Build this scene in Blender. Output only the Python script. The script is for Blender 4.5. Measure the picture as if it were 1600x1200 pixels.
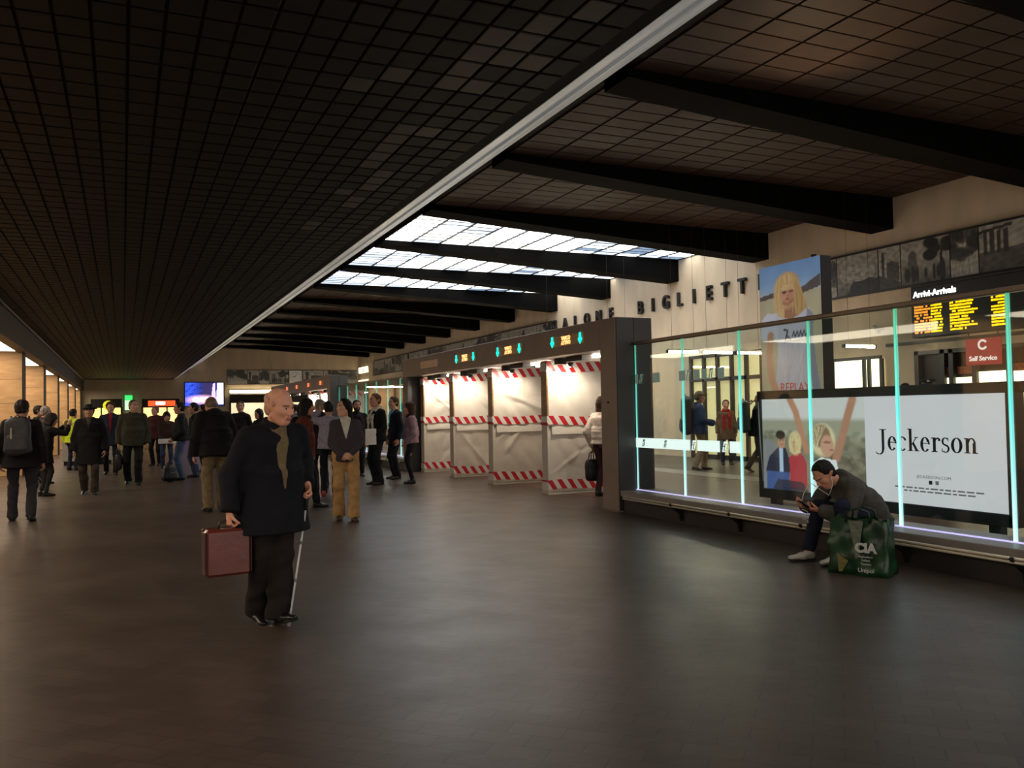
import bpy, math, random
import numpy as np
from mathutils import Matrix, Vector, noise as mnoise

# ---------------------------------------------------------------- scene, camera, light
for o in list(bpy.data.objects): bpy.data.objects.remove(o)
SC = bpy.context.scene
COL = SC.collection
SC.view_settings.view_transform = 'Standard'
SC.view_settings.look = 'None'
SC.view_settings.gamma = 1.0
SC.view_settings.use_curve_mapping = False
SC.view_settings.exposure = 0.15

cam = bpy.data.cameras.new('camera')
cam.sensor_width = 36.0
cam.lens = 30.15
cam.clip_start = 0.05
cam.clip_end = 300
camo = bpy.data.objects.new('camera', cam)
COL.objects.link(camo)
CM = Matrix(((0.910578, 0.004087, -0.413316), (-0.412931, -0.035316, -0.910077), (-0.018316, 0.999368, -0.030471)))
camo.matrix_world = Matrix.Translation((0, 0, 1.45)) @ CM.to_4x4()
SC.camera = camo

world = bpy.data.worlds.new('world')
SC.world = world
world.use_nodes = True
bg = world.node_tree.nodes['Background']
bg.inputs['Color'].default_value = (1.0, 0.90, 0.80, 1)
bg.inputs['Strength'].default_value = 1.4
SKY_STRENGTH = 4.3       # daylight through the skylight panes
random.seed(7)
RNG = np.random.default_rng(11)

# ---------------------------------------------------------------- helpers
def lin(c):
    c = [v / 255.0 for v in c[:3]]
    return tuple((v / 12.92 if v <= 0.04045 else ((v + 0.055) / 1.055) ** 2.4) for v in c)

MATS = {}
def mat(name, rgb, rough=0.6, metal=0.0, var=0.12, scale=8.0, bump=0.0, bscale=None, spec=0.5,
        emit=None, estr=0.0, stretch=(1, 1, 1), coat=0.0, alpha=None, trans=0.0):
    """procedural material: base colour varied by noise, optional fine relief"""
    if name in MATS: return MATS[name]
    m = bpy.data.materials.new(name); m.use_nodes = True
    nt = m.node_tree; b = nt.nodes['Principled BSDF']
    c = lin(rgb)
    tc = nt.nodes.new('ShaderNodeTexCoord'); mp = nt.nodes.new('ShaderNodeMapping')
    mp.inputs['Scale'].default_value = stretch
    nt.links.new(tc.outputs['Object'], mp.inputs['Vector'])
    n = nt.nodes.new('ShaderNodeTexNoise'); n.inputs['Scale'].default_value = scale
    n.inputs['Detail'].default_value = 4
    nt.links.new(mp.outputs['Vector'], n.inputs['Vector'])
    r = nt.nodes.new('ShaderNodeValToRGB')
    r.color_ramp.elements[0].position = 0.3; r.color_ramp.elements[1].position = 0.7
    r.color_ramp.elements[0].color = tuple(v * (1 - var) for v in c) + (1,)
    r.color_ramp.elements[1].color = tuple(min(1, v * (1 + var)) for v in c) + (1,)
    nt.links.new(n.outputs['Fac'], r.inputs['Fac'])
    nt.links.new(r.outputs['Color'], b.inputs['Base Color'])
    b.inputs['Roughness'].default_value = rough
    b.inputs['Metallic'].default_value = metal
    b.inputs['Specular IOR Level'].default_value = spec
    b.inputs['Coat Weight'].default_value = coat
    b.inputs['Transmission Weight'].default_value = trans
    if bump:
        n2 = nt.nodes.new('ShaderNodeTexNoise'); n2.inputs['Scale'].default_value = bscale or scale * 6
        n2.inputs['Detail'].default_value = 3
        nt.links.new(mp.outputs['Vector'], n2.inputs['Vector'])
        bp = nt.nodes.new('ShaderNodeBump'); bp.inputs['Strength'].default_value = bump
        bp.inputs['Distance'].default_value = 0.02
        nt.links.new(n2.outputs['Fac'], bp.inputs['Height'])
        nt.links.new(bp.outputs['Normal'], b.inputs['Normal'])
    if emit:
        b.inputs['Emission Color'].default_value = lin(emit) + (1,)
        b.inputs['Emission Strength'].default_value = estr
    MATS[name] = m
    return m

def printmat(name, estr=0.0, rough=0.35, dif=1.0):
    """flat print whose colours are stored per point of the sheet"""
    if name in MATS: return MATS[name]
    m = bpy.data.materials.new(name); m.use_nodes = True
    nt = m.node_tree; b = nt.nodes['Principled BSDF']
    a = nt.nodes.new('ShaderNodeVertexColor'); a.layer_name = 'print'
    mx = nt.nodes.new('ShaderNodeMix'); mx.data_type = 'RGBA'; mx.blend_type = 'MULTIPLY'
    mx.inputs['Factor'].default_value = 1.0
    mx.inputs['B'].default_value = (dif, dif, dif, 1)
    nt.links.new(a.outputs['Color'], mx.inputs['A'])
    nt.links.new(mx.outputs['Result'], b.inputs['Base Color'])
    nt.links.new(a.outputs['Color'], b.inputs['Emission Color'])
    b.inputs['Emission Strength'].default_value = estr
    b.inputs['Roughness'].default_value = rough
    MATS[name] = m
    return m

def glassmat(name, tint=(0.9, 0.97, 0.95), refl=1.0, haze=0.0):
    m = bpy.data.materials.new(name); m.use_nodes = True
    nt = m.node_tree
    for n in list(nt.nodes):
        if n.type != 'OUTPUT_MATERIAL': nt.nodes.remove(n)
    out = nt.nodes['Material Output']
    tr = nt.nodes.new('ShaderNodeBsdfTransparent'); tr.inputs['Color'].default_value = tint + (1,)
    gl = nt.nodes.new('ShaderNodeBsdfGlossy'); gl.inputs['Roughness'].default_value = 0.02
    lw = nt.nodes.new('ShaderNodeLayerWeight'); lw.inputs['Blend'].default_value = 0.5
    ns = nt.nodes.new('ShaderNodeTexNoise'); ns.inputs['Scale'].default_value = 3.0
    pw = nt.nodes.new('ShaderNodeMath'); pw.operation = 'POWER'; pw.inputs[1].default_value = 5.0
    ma = nt.nodes.new('ShaderNodeMath'); ma.operation = 'MULTIPLY_ADD'; ma.inputs[1].default_value = 0.96; ma.inputs[2].default_value = 0.04
    ml = nt.nodes.new('ShaderNodeMath'); ml.operation = 'MULTIPLY'; ml.use_clamp = True
    mr = nt.nodes.new('ShaderNodeMapRange'); mr.inputs['To Min'].default_value = 0.9 * refl; mr.inputs['To Max'].default_value = 1.1 * refl
    nt.links.new(lw.outputs['Facing'], pw.inputs[0]); nt.links.new(pw.outputs['Value'], ma.inputs[0])
    nt.links.new(ns.outputs['Fac'], mr.inputs['Value'])
    nt.links.new(ma.outputs['Value'], ml.inputs[0]); nt.links.new(mr.outputs['Result'], ml.inputs[1])
    mx = nt.nodes.new('ShaderNodeMixShader')
    nt.links.new(ml.outputs['Value'], mx.inputs['Fac'])
    nt.links.new(tr.outputs['BSDF'], mx.inputs[1]); nt.links.new(gl.outputs['BSDF'], mx.inputs[2])
    nt.links.new(mx.outputs['Shader'], out.inputs['Surface'])
    MATS[name] = m
    return m

def emat(name, rgb, strength, var=0.06, scale=3.0):
    """a surface that gives off light (lamp, pane, screen), slightly uneven"""
    if name in MATS: return MATS[name]
    m = bpy.data.materials.new(name); m.use_nodes = True
    nt = m.node_tree; b = nt.nodes['Principled BSDF']
    c = lin(rgb)
    b.inputs['Base Color'].default_value = c + (1,)
    n = nt.nodes.new('ShaderNodeTexNoise'); n.inputs['Scale'].default_value = scale
    tc = nt.nodes.new('ShaderNodeTexCoord')
    nt.links.new(tc.outputs['Object'], n.inputs['Vector'])
    mr = nt.nodes.new('ShaderNodeMapRange'); mr.inputs['To Min'].default_value = strength * (1 - var); mr.inputs['To Max'].default_value = strength * (1 + var)
    nt.links.new(n.outputs['Fac'], mr.inputs['Value'])
    b.inputs['Emission Color'].default_value = c + (1,)
    nt.links.new(mr.outputs['Result'], b.inputs['Emission Strength'])
    b.inputs['Roughness'].default_value = 0.4
    MATS[name] = m
    return m

def stripemat(name, ca, cb, period, direction, rough=0.35):
    """two-colour slanted warning stripes in object space"""
    m = bpy.data.materials.new(name); m.use_nodes = True
    nt = m.node_tree; b = nt.nodes['Principled BSDF']
    tc = nt.nodes.new('ShaderNodeTexCoord')
    dp = nt.nodes.new('ShaderNodeVectorMath'); dp.operation = 'DOT_PRODUCT'
    dp.inputs[1].default_value = direction
    nt.links.new(tc.outputs['Object'], dp.inputs[0])
    a = nt.nodes.new('ShaderNodeMath'); a.operation = 'DIVIDE'; a.inputs[1].default_value = period
    nt.links.new(dp.outputs['Value'], a.inputs[0])
    f = nt.nodes.new('ShaderNodeMath'); f.operation = 'FRACT'
    nt.links.new(a.outputs['Value'], f.inputs[0])
    g = nt.nodes.new('ShaderNodeMath'); g.operation = 'GREATER_THAN'; g.inputs[1].default_value = 0.5
    nt.links.new(f.outputs['Value'], g.inputs[0])
    mx = nt.nodes.new('ShaderNodeMix'); mx.data_type = 'RGBA'
    mx.inputs['A'].default_value = lin(ca) + (1,); mx.inputs['B'].default_value = lin(cb) + (1,)
    nt.links.new(g.outputs['Value'], mx.inputs['Factor'])
    nt.links.new(mx.outputs['Result'], b.inputs['Base Color'])
    b.inputs['Roughness'].default_value = rough
    MATS[name] = m
    return m

def link(o, parent=None):
    COL.objects.link(o)
    if parent is not None: o.parent = parent
    return o

def tag(o, label=None, cat=None, group=None, kind=None):
    if label: o['label'] = label
    if cat: o['category'] = cat
    if group: o['group'] = group
    if kind: o['kind'] = kind
    return o

def empty(name, loc, rz=0.0, label=None, cat=None, group=None, kind=None):
    o = bpy.data.objects.new(name, None)
    o.empty_display_size = 0.1
    o.location = loc; o.rotation_euler = (0, 0, rz)
    link(o)
    return tag(o, label, cat, group, kind)

def mesh_from(name, V, F, smooth=False):
    me = bpy.data.meshes.new(name)
    V = np.asarray(V, dtype=np.float32)
    if isinstance(F, np.ndarray) and F.ndim == 2:
        k = F.shape[1]
        me.vertices.add(len(V)); me.vertices.foreach_set('co', V.ravel())
        me.loops.add(F.size); me.loops.foreach_set('vertex_index', F.ravel().astype(np.int32))
        me.polygons.add(len(F))
        me.polygons.foreach_set('loop_start', np.arange(0, F.size, k, dtype=np.int32))
        me.polygons.foreach_set('use_smooth', np.full(len(F), smooth, dtype=bool))
        me.update(calc_edges=True); me.validate()
    else:
        me.from_pydata([tuple(map(float, v)) for v in V], [], [tuple(f) for f in F])
        me.polygons.foreach_set('use_smooth', np.full(len(me.polygons), smooth, dtype=bool))
        me.update()
    return me

def obj(name, me, m, parent=None, loc=None):
    o = bpy.data.objects.new(name, me)
    if m is not None:
        if isinstance(m, (list, tuple)):
            me.materials.clear()
            for x in m: me.materials.append(x)
        elif len(me.materials) == 0: me.materials.append(m)
    if loc is not None: o.location = loc
    return link(o, parent)

class MB:
    """collects boxes, prisms and tubes, then links them as ONE mesh"""
    def __init__(s): s.V = []; s.F = []; s.sm = []
    def add(s, V, F, smooth=False):
        k = len(s.V); s.V += [tuple(map(float, v)) for v in V]
        s.F += [tuple(i + k for i in f) for f in F]; s.sm += [smooth] * len(F); return s
    def box(s, x0, x1, y0, y1, z0, z1, b=0.0):
        if x0 > x1: x0, x1 = x1, x0
        if y0 > y1: y0, y1 = y1, y0
        if z0 > z1: z0, z1 = z1, z0
        if b <= 0:
            V = [(x0, y0, z0), (x1, y0, z0), (x1, y1, z0), (x0, y1, z0), (x0, y0, z1), (x1, y0, z1), (x1, y1, z1), (x0, y1, z1)]
            F = [(3, 2, 1, 0), (4, 5, 6, 7), (0, 1, 5, 4), (1, 2, 6, 5), (2, 3, 7, 6), (3, 0, 4, 7)]
            return s.add(V, F)
        # chamfered box
        V = []; F = []
        c = ((x0, x1), (y0, y1), (z0, z1))
        idx = {}
        for i in (0, 1):
            for j in (0, 1):
                for k in (0, 1):
                    p = [c[0][i], c[1][j], c[2][k]]
                    sg = [1 if t == 0 else -1 for t in (i, j, k)]
                    for a in range(3):
                        q = [p[d] + (0 if d == a else sg[d] * b) for d in range(3)]
                        idx[(i, j, k, a)] = len(V); V.append(tuple(q))
        for a in range(3):
            for e in (0, 1):
                o1, o2 = [d for d in range(3) if d != a]
                ring = []
                for (u, v) in ((0, 0), (1, 0), (1, 1), (0, 1)):
                    t = [0, 0, 0]; t[a] = e; t[o1] = u; t[o2] = v
                    ring.append(idx[(t[0], t[1], t[2], a)])
                fl = (e == 1)
                if a == 1: fl = not fl
                F.append(tuple(ring) if fl else tuple(ring[::-1]))
        for a in range(3):
            o1, o2 = [d for d in range(3) if d != a]
            for u in (0, 1):
                for v in (0, 1):
                    t0 = [0, 0, 0]; t0[o1] = u; t0[o2] = v
                    t1 = list(t0); t1[a] = 1
                    F.append((idx[(*t0, o1)], idx[(*t1, o1)], idx[(*t1, o2)], idx[(*t0, o2)]))
        for i in (0, 1):
            for j in (0, 1):
                for k in (0, 1): F.append((idx[(i, j, k, 0)], idx[(i, j, k, 1)], idx[(i, j, k, 2)]))
        return s.add(V, F)
    def tube(s, pts, r, n=10, closed=False, rads=None):
        pts = [Vector(p) for p in pts]; m = len(pts); V = []; F = []
        up = Vector((0, 0, 1))
        for i, p in enumerate(pts):
            d = (pts[min(i + 1, m - 1)] - pts[max(i - 1, 0)]).normalized()
            a = d.cross(up)
            if a.length < 1e-3: a = d.cross(Vector((1, 0, 0)))
            a.normalize(); b2 = a.cross(d)
            rr = rads[i] if rads else r
            for k in range(n):
                t = 2 * math.pi * k / n
                V.append(tuple(p + a * (math.cos(t) * rr) + b2 * (math.sin(t) * rr)))
        for i in range(m - 1):
            for k in range(n):
                F.append((i * n + k, (i + 1) * n + k, (i + 1) * n + (k + 1) % n, i * n + (k + 1) % n))
        F.append(tuple(range(n))); F.append(tuple((m - 1) * n + k for k in range(n - 1, -1, -1)))
        return s.add(V, F, True)
    def prism(s, poly, axis, a0, a1):
        """extrude a 2D polygon along axis ('x','y','z')"""
        n = len(poly); V = []
        for a in (a0, a1):
            for (u, v) in poly:
                V.append((a, u, v) if axis == 'x' else ((u, a, v) if axis == 'y' else (u, v, a)))
        F = [tuple(range(n)), tuple(range(2 * n - 1, n - 1, -1))]
        F += [(i, i + n, (i + 1) % n + n, (i + 1) % n) for i in range(n)]
        return s.add(V, F)
    def mesh(s, name):
        me = bpy.data.meshes.new(name)
        me.from_pydata(s.V, [], s.F)
        me.polygons.foreach_set('use_smooth', np.array(s.sm, dtype=bool))
        import bmesh
        bm = bmesh.new(); bm.from_mesh(me)
        bmesh.ops.recalc_face_normals(bm, faces=bm.faces)
        bm.to_mesh(me); bm.free()
        me.update(); return me
    def build(s, name, m, parent=None, loc=None): return obj(name, s.mesh(name), m, parent, loc)

def boxo(name, m, parent, x0, x1, y0, y1, z0, z1, b=0.0):
    return MB().box(x0, x1, y0, y1, z0, z1, b).build(name, m, parent)

# orientation of flat things: W = on a surface facing -X (reads towards -Y), S = facing -Y (reads towards +X)
ORI = {'W': Matrix(((0, 0, -1), (-1, 0, 0), (0, 1, 0))), 'S': Matrix(((1, 0, 0), (0, 0, -1), (0, 1, 0)))}
def flat_matrix(origin, ori): return Matrix.Translation(origin) @ ORI[ori].to_4x4()

def text_mesh(body, size, depth=0.01, bold=0.0, sx=1.0, align='CENTER'):
    cu = bpy.data.curves.new('lettering', 'FONT')
    cu.body = body; cu.size = size; cu.extrude = depth / 2; cu.offset = bold
    cu.align_x = align; cu.align_y = 'CENTER'; cu.resolution_u = 3
    o = bpy.data.objects.new('lettering', cu); COL.objects.link(o)
    bpy.context.view_layer.update()
    me = bpy.data.meshes.new_from_object(o.evaluated_get(bpy.context.evaluated_depsgraph_get()))
    bpy.data.objects.remove(o); bpy.data.curves.remove(cu)
    if sx != 1.0: me.transform(Matrix.Diagonal((sx, 1, 1, 1)))
    me.materials.clear()
    return me

def text(name, body, size, origin, ori, m, parent=None, depth=0.01, bold=0.0, sx=1.0, align='CENTER'):
    me = text_mesh(body, size, depth, bold, sx, align)
    me.transform(flat_matrix(origin, ori))
    return obj(name, me, m, parent)

# flat printed sheets painted procedurally -------------------------------------------------
class Canvas:
    def __init__(s, nu, nv, base=(200, 200, 200)):
        s.nu, s.nv = nu, nv
        s.u, s.v = np.meshgrid(np.linspace(0, 1, nu), np.linspace(0, 1, nv), indexing='ij')
        s.c = np.zeros((nu, nv, 3)); s.c[:] = lin(base)
    def put(s, mask, rgb, a=1.0):
        k = (np.clip(mask, 0, 1) * a)[..., None]
        s.c = s.c * (1 - k) + np.array(lin(rgb)) * k; return s
    def ell(s, cu, cv, ru, rv, rgb, a=1.0, soft=0.12, rot=0.0):
        x = s.u - cu; y = s.v - cv
        if rot:
            q = math.radians(rot); x, y = x * math.cos(q) + y * math.sin(q), -x * math.sin(q) + y * math.cos(q)
        d = np.sqrt((x / ru) ** 2 + (y / rv) ** 2)
        return s.put((1 + soft - d) / (2 * soft), rgb, a)
    def poly(s, pts, rgb, a=1.0):
        ins = np.zeros(s.u.shape, bool); n = len(pts)
        for i in range(n):
            x0, y0 = pts[i]; x1, y1 = pts[(i + 1) % n]
            c = ((y0 > s.v) != (y1 > s.v))
            with np.errstate(divide='ignore', invalid='ignore'):
                xi = (x1 - x0) * (s.v - y0) / (y1 - y0 + 1e-12) + x0
            ins ^= c & (s.u < xi)
        return s.put(ins.astype(float), rgb, a)
    def stroke(s, pts, w, rgb, a=1.0, asp=1.0):
        m = np.zeros(s.u.shape)
        for (x0, y0), (x1, y1) in zip(pts[:-1], pts[1:]):
            dx, dy = x1 - x0, (y1 - y0) * asp
            L = dx * dx + dy * dy + 1e-12
            t = np.clip(((s.u - x0) * dx + (s.v - y0) * asp * dy) / L, 0, 1)
            d = np.hypot(s.u - x0 - t * dx, (s.v - y0) * asp - t * dy)
            m = np.maximum(m, np.clip((w * 1.25 - d) / (w * 0.5), 0, 1))
        return s.put(m, rgb, a)
    def mottle(s, amp, freq, seed=0, mask=None):
        r = np.random.default_rng(seed); z = np.zeros(s.u.shape)
        for k in range(14):
            a = r.uniform(0, 6.28); f = freq * r.uniform(0.5, 2.2)
            z += np.sin((math.cos(a) * s.u + math.sin(a) * s.v) * f * 6.28 + r.uniform(0, 6.28)) / (1 + k * 0.1)
        z = z / 4.0
        if mask is not None: z = z * mask
        s.c = np.clip(s.c * (1 + amp * z[..., None]), 0, 1); return s
    def build(s, name, m, parent, origin, ori, w, h):
        V = np.stack([(s.u - 0.5) * w, s.v * h, np.zeros_like(s.u)], -1).reshape(-1, 3)
        R = np.array(ORI[ori]); V = V @ R.T + np.array(origin)
        i, j = np.meshgrid(np.arange(s.nu - 1), np.arange(s.nv - 1), indexing='ij')
        a = (i * s.nv + j).ravel()
        F = np.stack([a, a + s.nv, a + s.nv + 1, a + 1], -1)
        me = mesh_from(name, V, F)
        at = me.color_attributes.new('print', 'FLOAT_COLOR', 'POINT')
        c = np.ones((s.nu * s.nv, 4), np.float32); c[:, :3] = s.c.reshape(-1, 3)
        at.data.foreach_set('color', c.ravel())
        return obj(name, me, m, parent)

# ================================================================ THE SETTING
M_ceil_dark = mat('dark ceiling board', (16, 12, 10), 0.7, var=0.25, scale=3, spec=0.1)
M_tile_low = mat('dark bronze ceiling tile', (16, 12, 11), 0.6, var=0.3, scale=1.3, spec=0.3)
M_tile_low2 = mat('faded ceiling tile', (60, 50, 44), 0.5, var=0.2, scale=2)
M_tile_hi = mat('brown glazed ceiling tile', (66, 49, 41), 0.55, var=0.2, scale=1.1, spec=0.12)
M_joint = mat('dark joint', (26, 16, 13), 0.7, var=0.2, spec=0.1)
M_beam = mat('black beam paint', (9, 8, 8), 0.8, var=0.2, scale=2, spec=0.05)
M_wall = mat('beige stone wall', (208, 188, 160), 0.75, var=0.10, scale=2.2, bump=0.15, bscale=30, stretch=(1, 1, 0.35))
M_pier = mat('warm veined stone pier', (196, 152, 104), 0.6, var=0.16, scale=2.0, stretch=(1, 1, 5), bump=0.08)
M_pierdark = mat('dark pier edge', (40, 30, 26), 0.5)
M_flute = mat('pale fluted strip', (236, 236, 228), 0.3, var=0.6, scale=2.5, stretch=(8, 0.12, 8), emit=(236, 240, 238), estr=0.10)  # faint emission put in to brighten the strips, which are no lamps
M_slate = mat('dark fascia metal', (24, 23, 23), 0.7, var=0.2, spec=0.1)

def floor_material():
    m = bpy.data.materials.new('worn dark rubber stone floor'); m.use_nodes = True
    nt = m.node_tree; b = nt.nodes['Principled BSDF']; L = nt.links.new
    tc = nt.nodes.new('ShaderNodeTexCoord')
    br = nt.nodes.new('ShaderNodeTexBrick')
    br.inputs['Scale'].default_value = 1.0
    br.inputs['Brick Width'].default_value = 0.26; br.inputs['Row Height'].default_value = 0.13
    br.inputs['Mortar Size'].default_value = 0.003; br.inputs['Mortar Smooth'].default_value = 0.3
    br.inputs['Color1'].default_value = lin((86, 73, 65)) + (1,)
    br.inputs['Color2'].default_value = lin((77, 65, 58)) + (1,)
    br.inputs['Mortar'].default_value = lin((56, 48, 43)) + (1,)
    mp = nt.nodes.new('ShaderNodeMapping'); mp.inputs['Rotation'].default_value = (0, 0, math.radians(45))
    L(tc.outputs['Object'], mp.inputs['Vector']); L(mp.outputs['Vector'], br.inputs['Vector'])
    n = nt.nodes.new('ShaderNodeTexNoise'); n.inputs['Scale'].default_value = 0.55; n.inputs['Detail'].default_value = 6
    L(tc.outputs['Object'], n.inputs['Vector'])
    mx = nt.nodes.new('ShaderNodeMix'); mx.data_type = 'RGBA'; mx.blend_type = 'MULTIPLY'
    mx.inputs['Factor'].default_value = 1
    cr = nt.nodes.new('ShaderNodeValToRGB')
    cr.color_ramp.elements[0].color = (0.72, 0.70, 0.70, 1); cr.color_ramp.elements[1].color = (1.18, 1.16, 1.12, 1)
    cr.color_ramp.elements[0].position = 0.3; cr.color_ramp.elements[1].position = 0.72
    L(n.outputs['Fac'], cr.inputs['Fac'])
    L(br.outputs['Color'], mx.inputs['A']); L(cr.outputs['Color'], mx.inputs['B'])
    L(mx.outputs['Result'], b.inputs['Base Color'])
    n2 = nt.nodes.new('ShaderNodeTexNoise'); n2.inputs['Scale'].default_value = 2.2; n2.inputs['Detail'].default_value = 5
    L(tc.outputs['Object'], n2.inputs['Vector'])
    mr = nt.nodes.new('ShaderNodeMapRange'); mr.inputs['To Min'].default_value = 0.28; mr.inputs['To Max'].default_value = 0.46
    L(n2.outputs['Fac'], mr.inputs['Value']); L(mr.outputs['Result'], b.inputs['Roughness'])
    n3 = nt.nodes.new('ShaderNodeTexNoise'); n3.inputs['Scale'].default_value = 5.0; n3.inputs['Detail'].default_value = 3
    mp3 = nt.nodes.new('ShaderNodeMapping'); mp3.inputs['Scale'].default_value = (1.0, 2.2, 1)
    L(tc.outputs['Object'], mp3.inputs['Vector']); L(mp3.outputs['Vector'], n3.inputs['Vector'])
    ad = nt.nodes.new('ShaderNodeMath'); ad.operation = 'MULTIPLY_ADD'; ad.inputs[1].default_value = -0.22
    L(br.outputs['Fac'], ad.inputs[0]); L(n3.outputs['Fac'], ad.inputs[2])
    bp = nt.nodes.new('ShaderNodeBump'); bp.inputs['Strength'].default_value = 0.16; bp.inputs['Distance'].default_value = 0.01
    L(ad.outputs['Value'], bp.inputs['Height']); L(bp.outputs['Normal'], b.inputs['Normal'])
    b.inputs['Specular IOR Level'].default_value = 0.36
    return m
M_floor = floor_material()

tag(boxo('floor', M_floor, None, -6, 15.3, -6, 59.3, -0.15, 0), kind='structure')
M_stone_pale = mat('pale stone inlay', (150, 142, 134), 0.35, var=0.15)
M_stone_red = mat('dull red stone inlay', (92, 66, 62), 0.3, var=0.2, scale=3)
tag(boxo('trim_1', M_stone_pale, None, 11.0, 11.7, -6, 58, 0.0, 0.004), 'pale stone band inlaid in the floor behind the glass barrier', kind='structure')
tag(boxo('trim_2', M_stone_red, None, 7.0, 10.95, -6, 58, 0.0, 0.003), 'dull red stone paving behind the glass barrier', kind='structure')

tag(boxo('wall_right', M_wall, None, 15, 15.3, -6, 59.3, 0, 6.1), kind='structure')
tag(boxo('wall_far', M_wall, None, -4.9, 15, 59, 59.3, 0, 6.1), kind='structure')
tag(boxo('wall_left', mat('dark left wall', (58, 46, 38), 0.7), None, -5.0, -4.7, -6, 59.3, 0, 4.0), kind='structure')

# ---- lower dark ceiling with its tile grid
LOWZ = 3.8
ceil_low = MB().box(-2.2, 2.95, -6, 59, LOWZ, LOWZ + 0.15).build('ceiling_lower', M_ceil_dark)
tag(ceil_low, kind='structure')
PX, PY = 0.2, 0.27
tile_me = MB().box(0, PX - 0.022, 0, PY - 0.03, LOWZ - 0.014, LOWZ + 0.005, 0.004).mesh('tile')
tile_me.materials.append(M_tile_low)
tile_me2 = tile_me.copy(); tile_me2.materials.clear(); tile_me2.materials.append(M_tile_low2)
near = set()
for i in range(13, 25):
    for j in range(25):
        x = -2.15 + i * PX; y = 4.2 + j * PY
        if x < 0.55: continue
        near.add((i, j))
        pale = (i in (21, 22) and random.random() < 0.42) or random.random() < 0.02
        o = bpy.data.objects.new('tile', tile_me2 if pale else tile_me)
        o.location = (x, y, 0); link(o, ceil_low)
V = []; F = []
for i in range(25):
    for j in range(-36, 202):
        if (i, j) in near: continue
        x = -2.15 + i * PX; y = 4.2 + j * PY
        if y > 58.7: continue
        k = len(V); x1 = x + PX - 0.022; y1 = y + PY - 0.03; z = LOWZ - 0.014
        V += [(x, y, z), (x1, y, z), (x1, y1, z), (x, y1, z), (x, y, LOWZ), (x1, y, LOWZ), (x1, y1, LOWZ), (x, y1, LOWZ)]
        F += [(k, k + 3, k + 2, k + 1), (k, k + 1, k + 5, k + 4), (k + 1, k + 2, k + 6, k + 5), (k + 2, k + 3, k + 7, k + 6), (k + 3, k, k + 4, k + 7)]
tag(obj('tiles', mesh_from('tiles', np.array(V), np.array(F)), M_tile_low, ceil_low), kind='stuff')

# ---- upper ceiling: beams, tiled bays, skylight bays
HIZ = 5.85
BY0, BP, BT = 9.3, 3.885, 0.6
ceil_hi = MB().box(5.8, 15, -6, 59, HIZ, HIZ + 0.2).build('ceiling_upper', M_joint)
tag(ceil_hi, kind='structure')
beam_me = MB().prism([(5.95, HIZ + 0.01), (15.0, HIZ + 0.01), (15.0, 5.17), (5.95, 5.72)], 'y', 0, BT).mesh('beam')
beam_me.materials.append(M_beam)
for k in range(-4, 13):
    o = bpy.data.objects.new('beam', beam_me); o.location = (0, BY0 + BP * k, 0); link(o, ceil_hi)
NXT, NYT = 12, 9
TX = 9.0 / NXT; TY = (BP - BT) / NYT
LIT = {-2: None, 2: 1, 3: 2, 4: 3}
hitile_me = MB().box(0.02, TX - 0.02, 0.012, TY - 0.012, HIZ - 0.02, HIZ + 0.004, 0.004).mesh('tile')
hitile_me.materials.append(M_tile_hi)
V = []; F = []
cnt = 0
for k in range(-4, 13):
    if k in LIT: continue
    for i in range(NXT):
        for j in range(NYT):
            x = 6.0 + i * TX; y = BY0 + BP * k + BT + j * TY
            if y > 58.6: continue
            if k in (-1, 0, 1) and cnt < 300 and not (k == -1 and (j < 3 or i > 9)):
                o = bpy.data.objects.new('tile', hitile_me); o.location = (x, y, 0); link(o, ceil_hi); cnt += 1
                continue
            q = len(V); x0 = x + 0.02; x1 = x + TX - 0.02; y0 = y + 0.012; y1 = y + TY - 0.012; z = HIZ - 0.02
            V += [(x0, y0, z), (x1, y0, z), (x1, y1, z), (x0, y1, z), (x0, y0, HIZ), (x1, y0, HIZ), (x1, y1, HIZ), (x0, y1, HIZ)]
            F += [(q, q + 3, q + 2, q + 1), (q, q + 1, q + 5, q + 4), (q + 1, q + 2, q + 6, q + 5), (q + 2, q + 3, q + 7, q + 6), (q + 3, q, q + 4, q + 7)]
tag(obj('tiles', mesh_from('tiles', np.array(V), np.array(F)), M_tile_hi, ceil_hi), kind='stuff')

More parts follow.
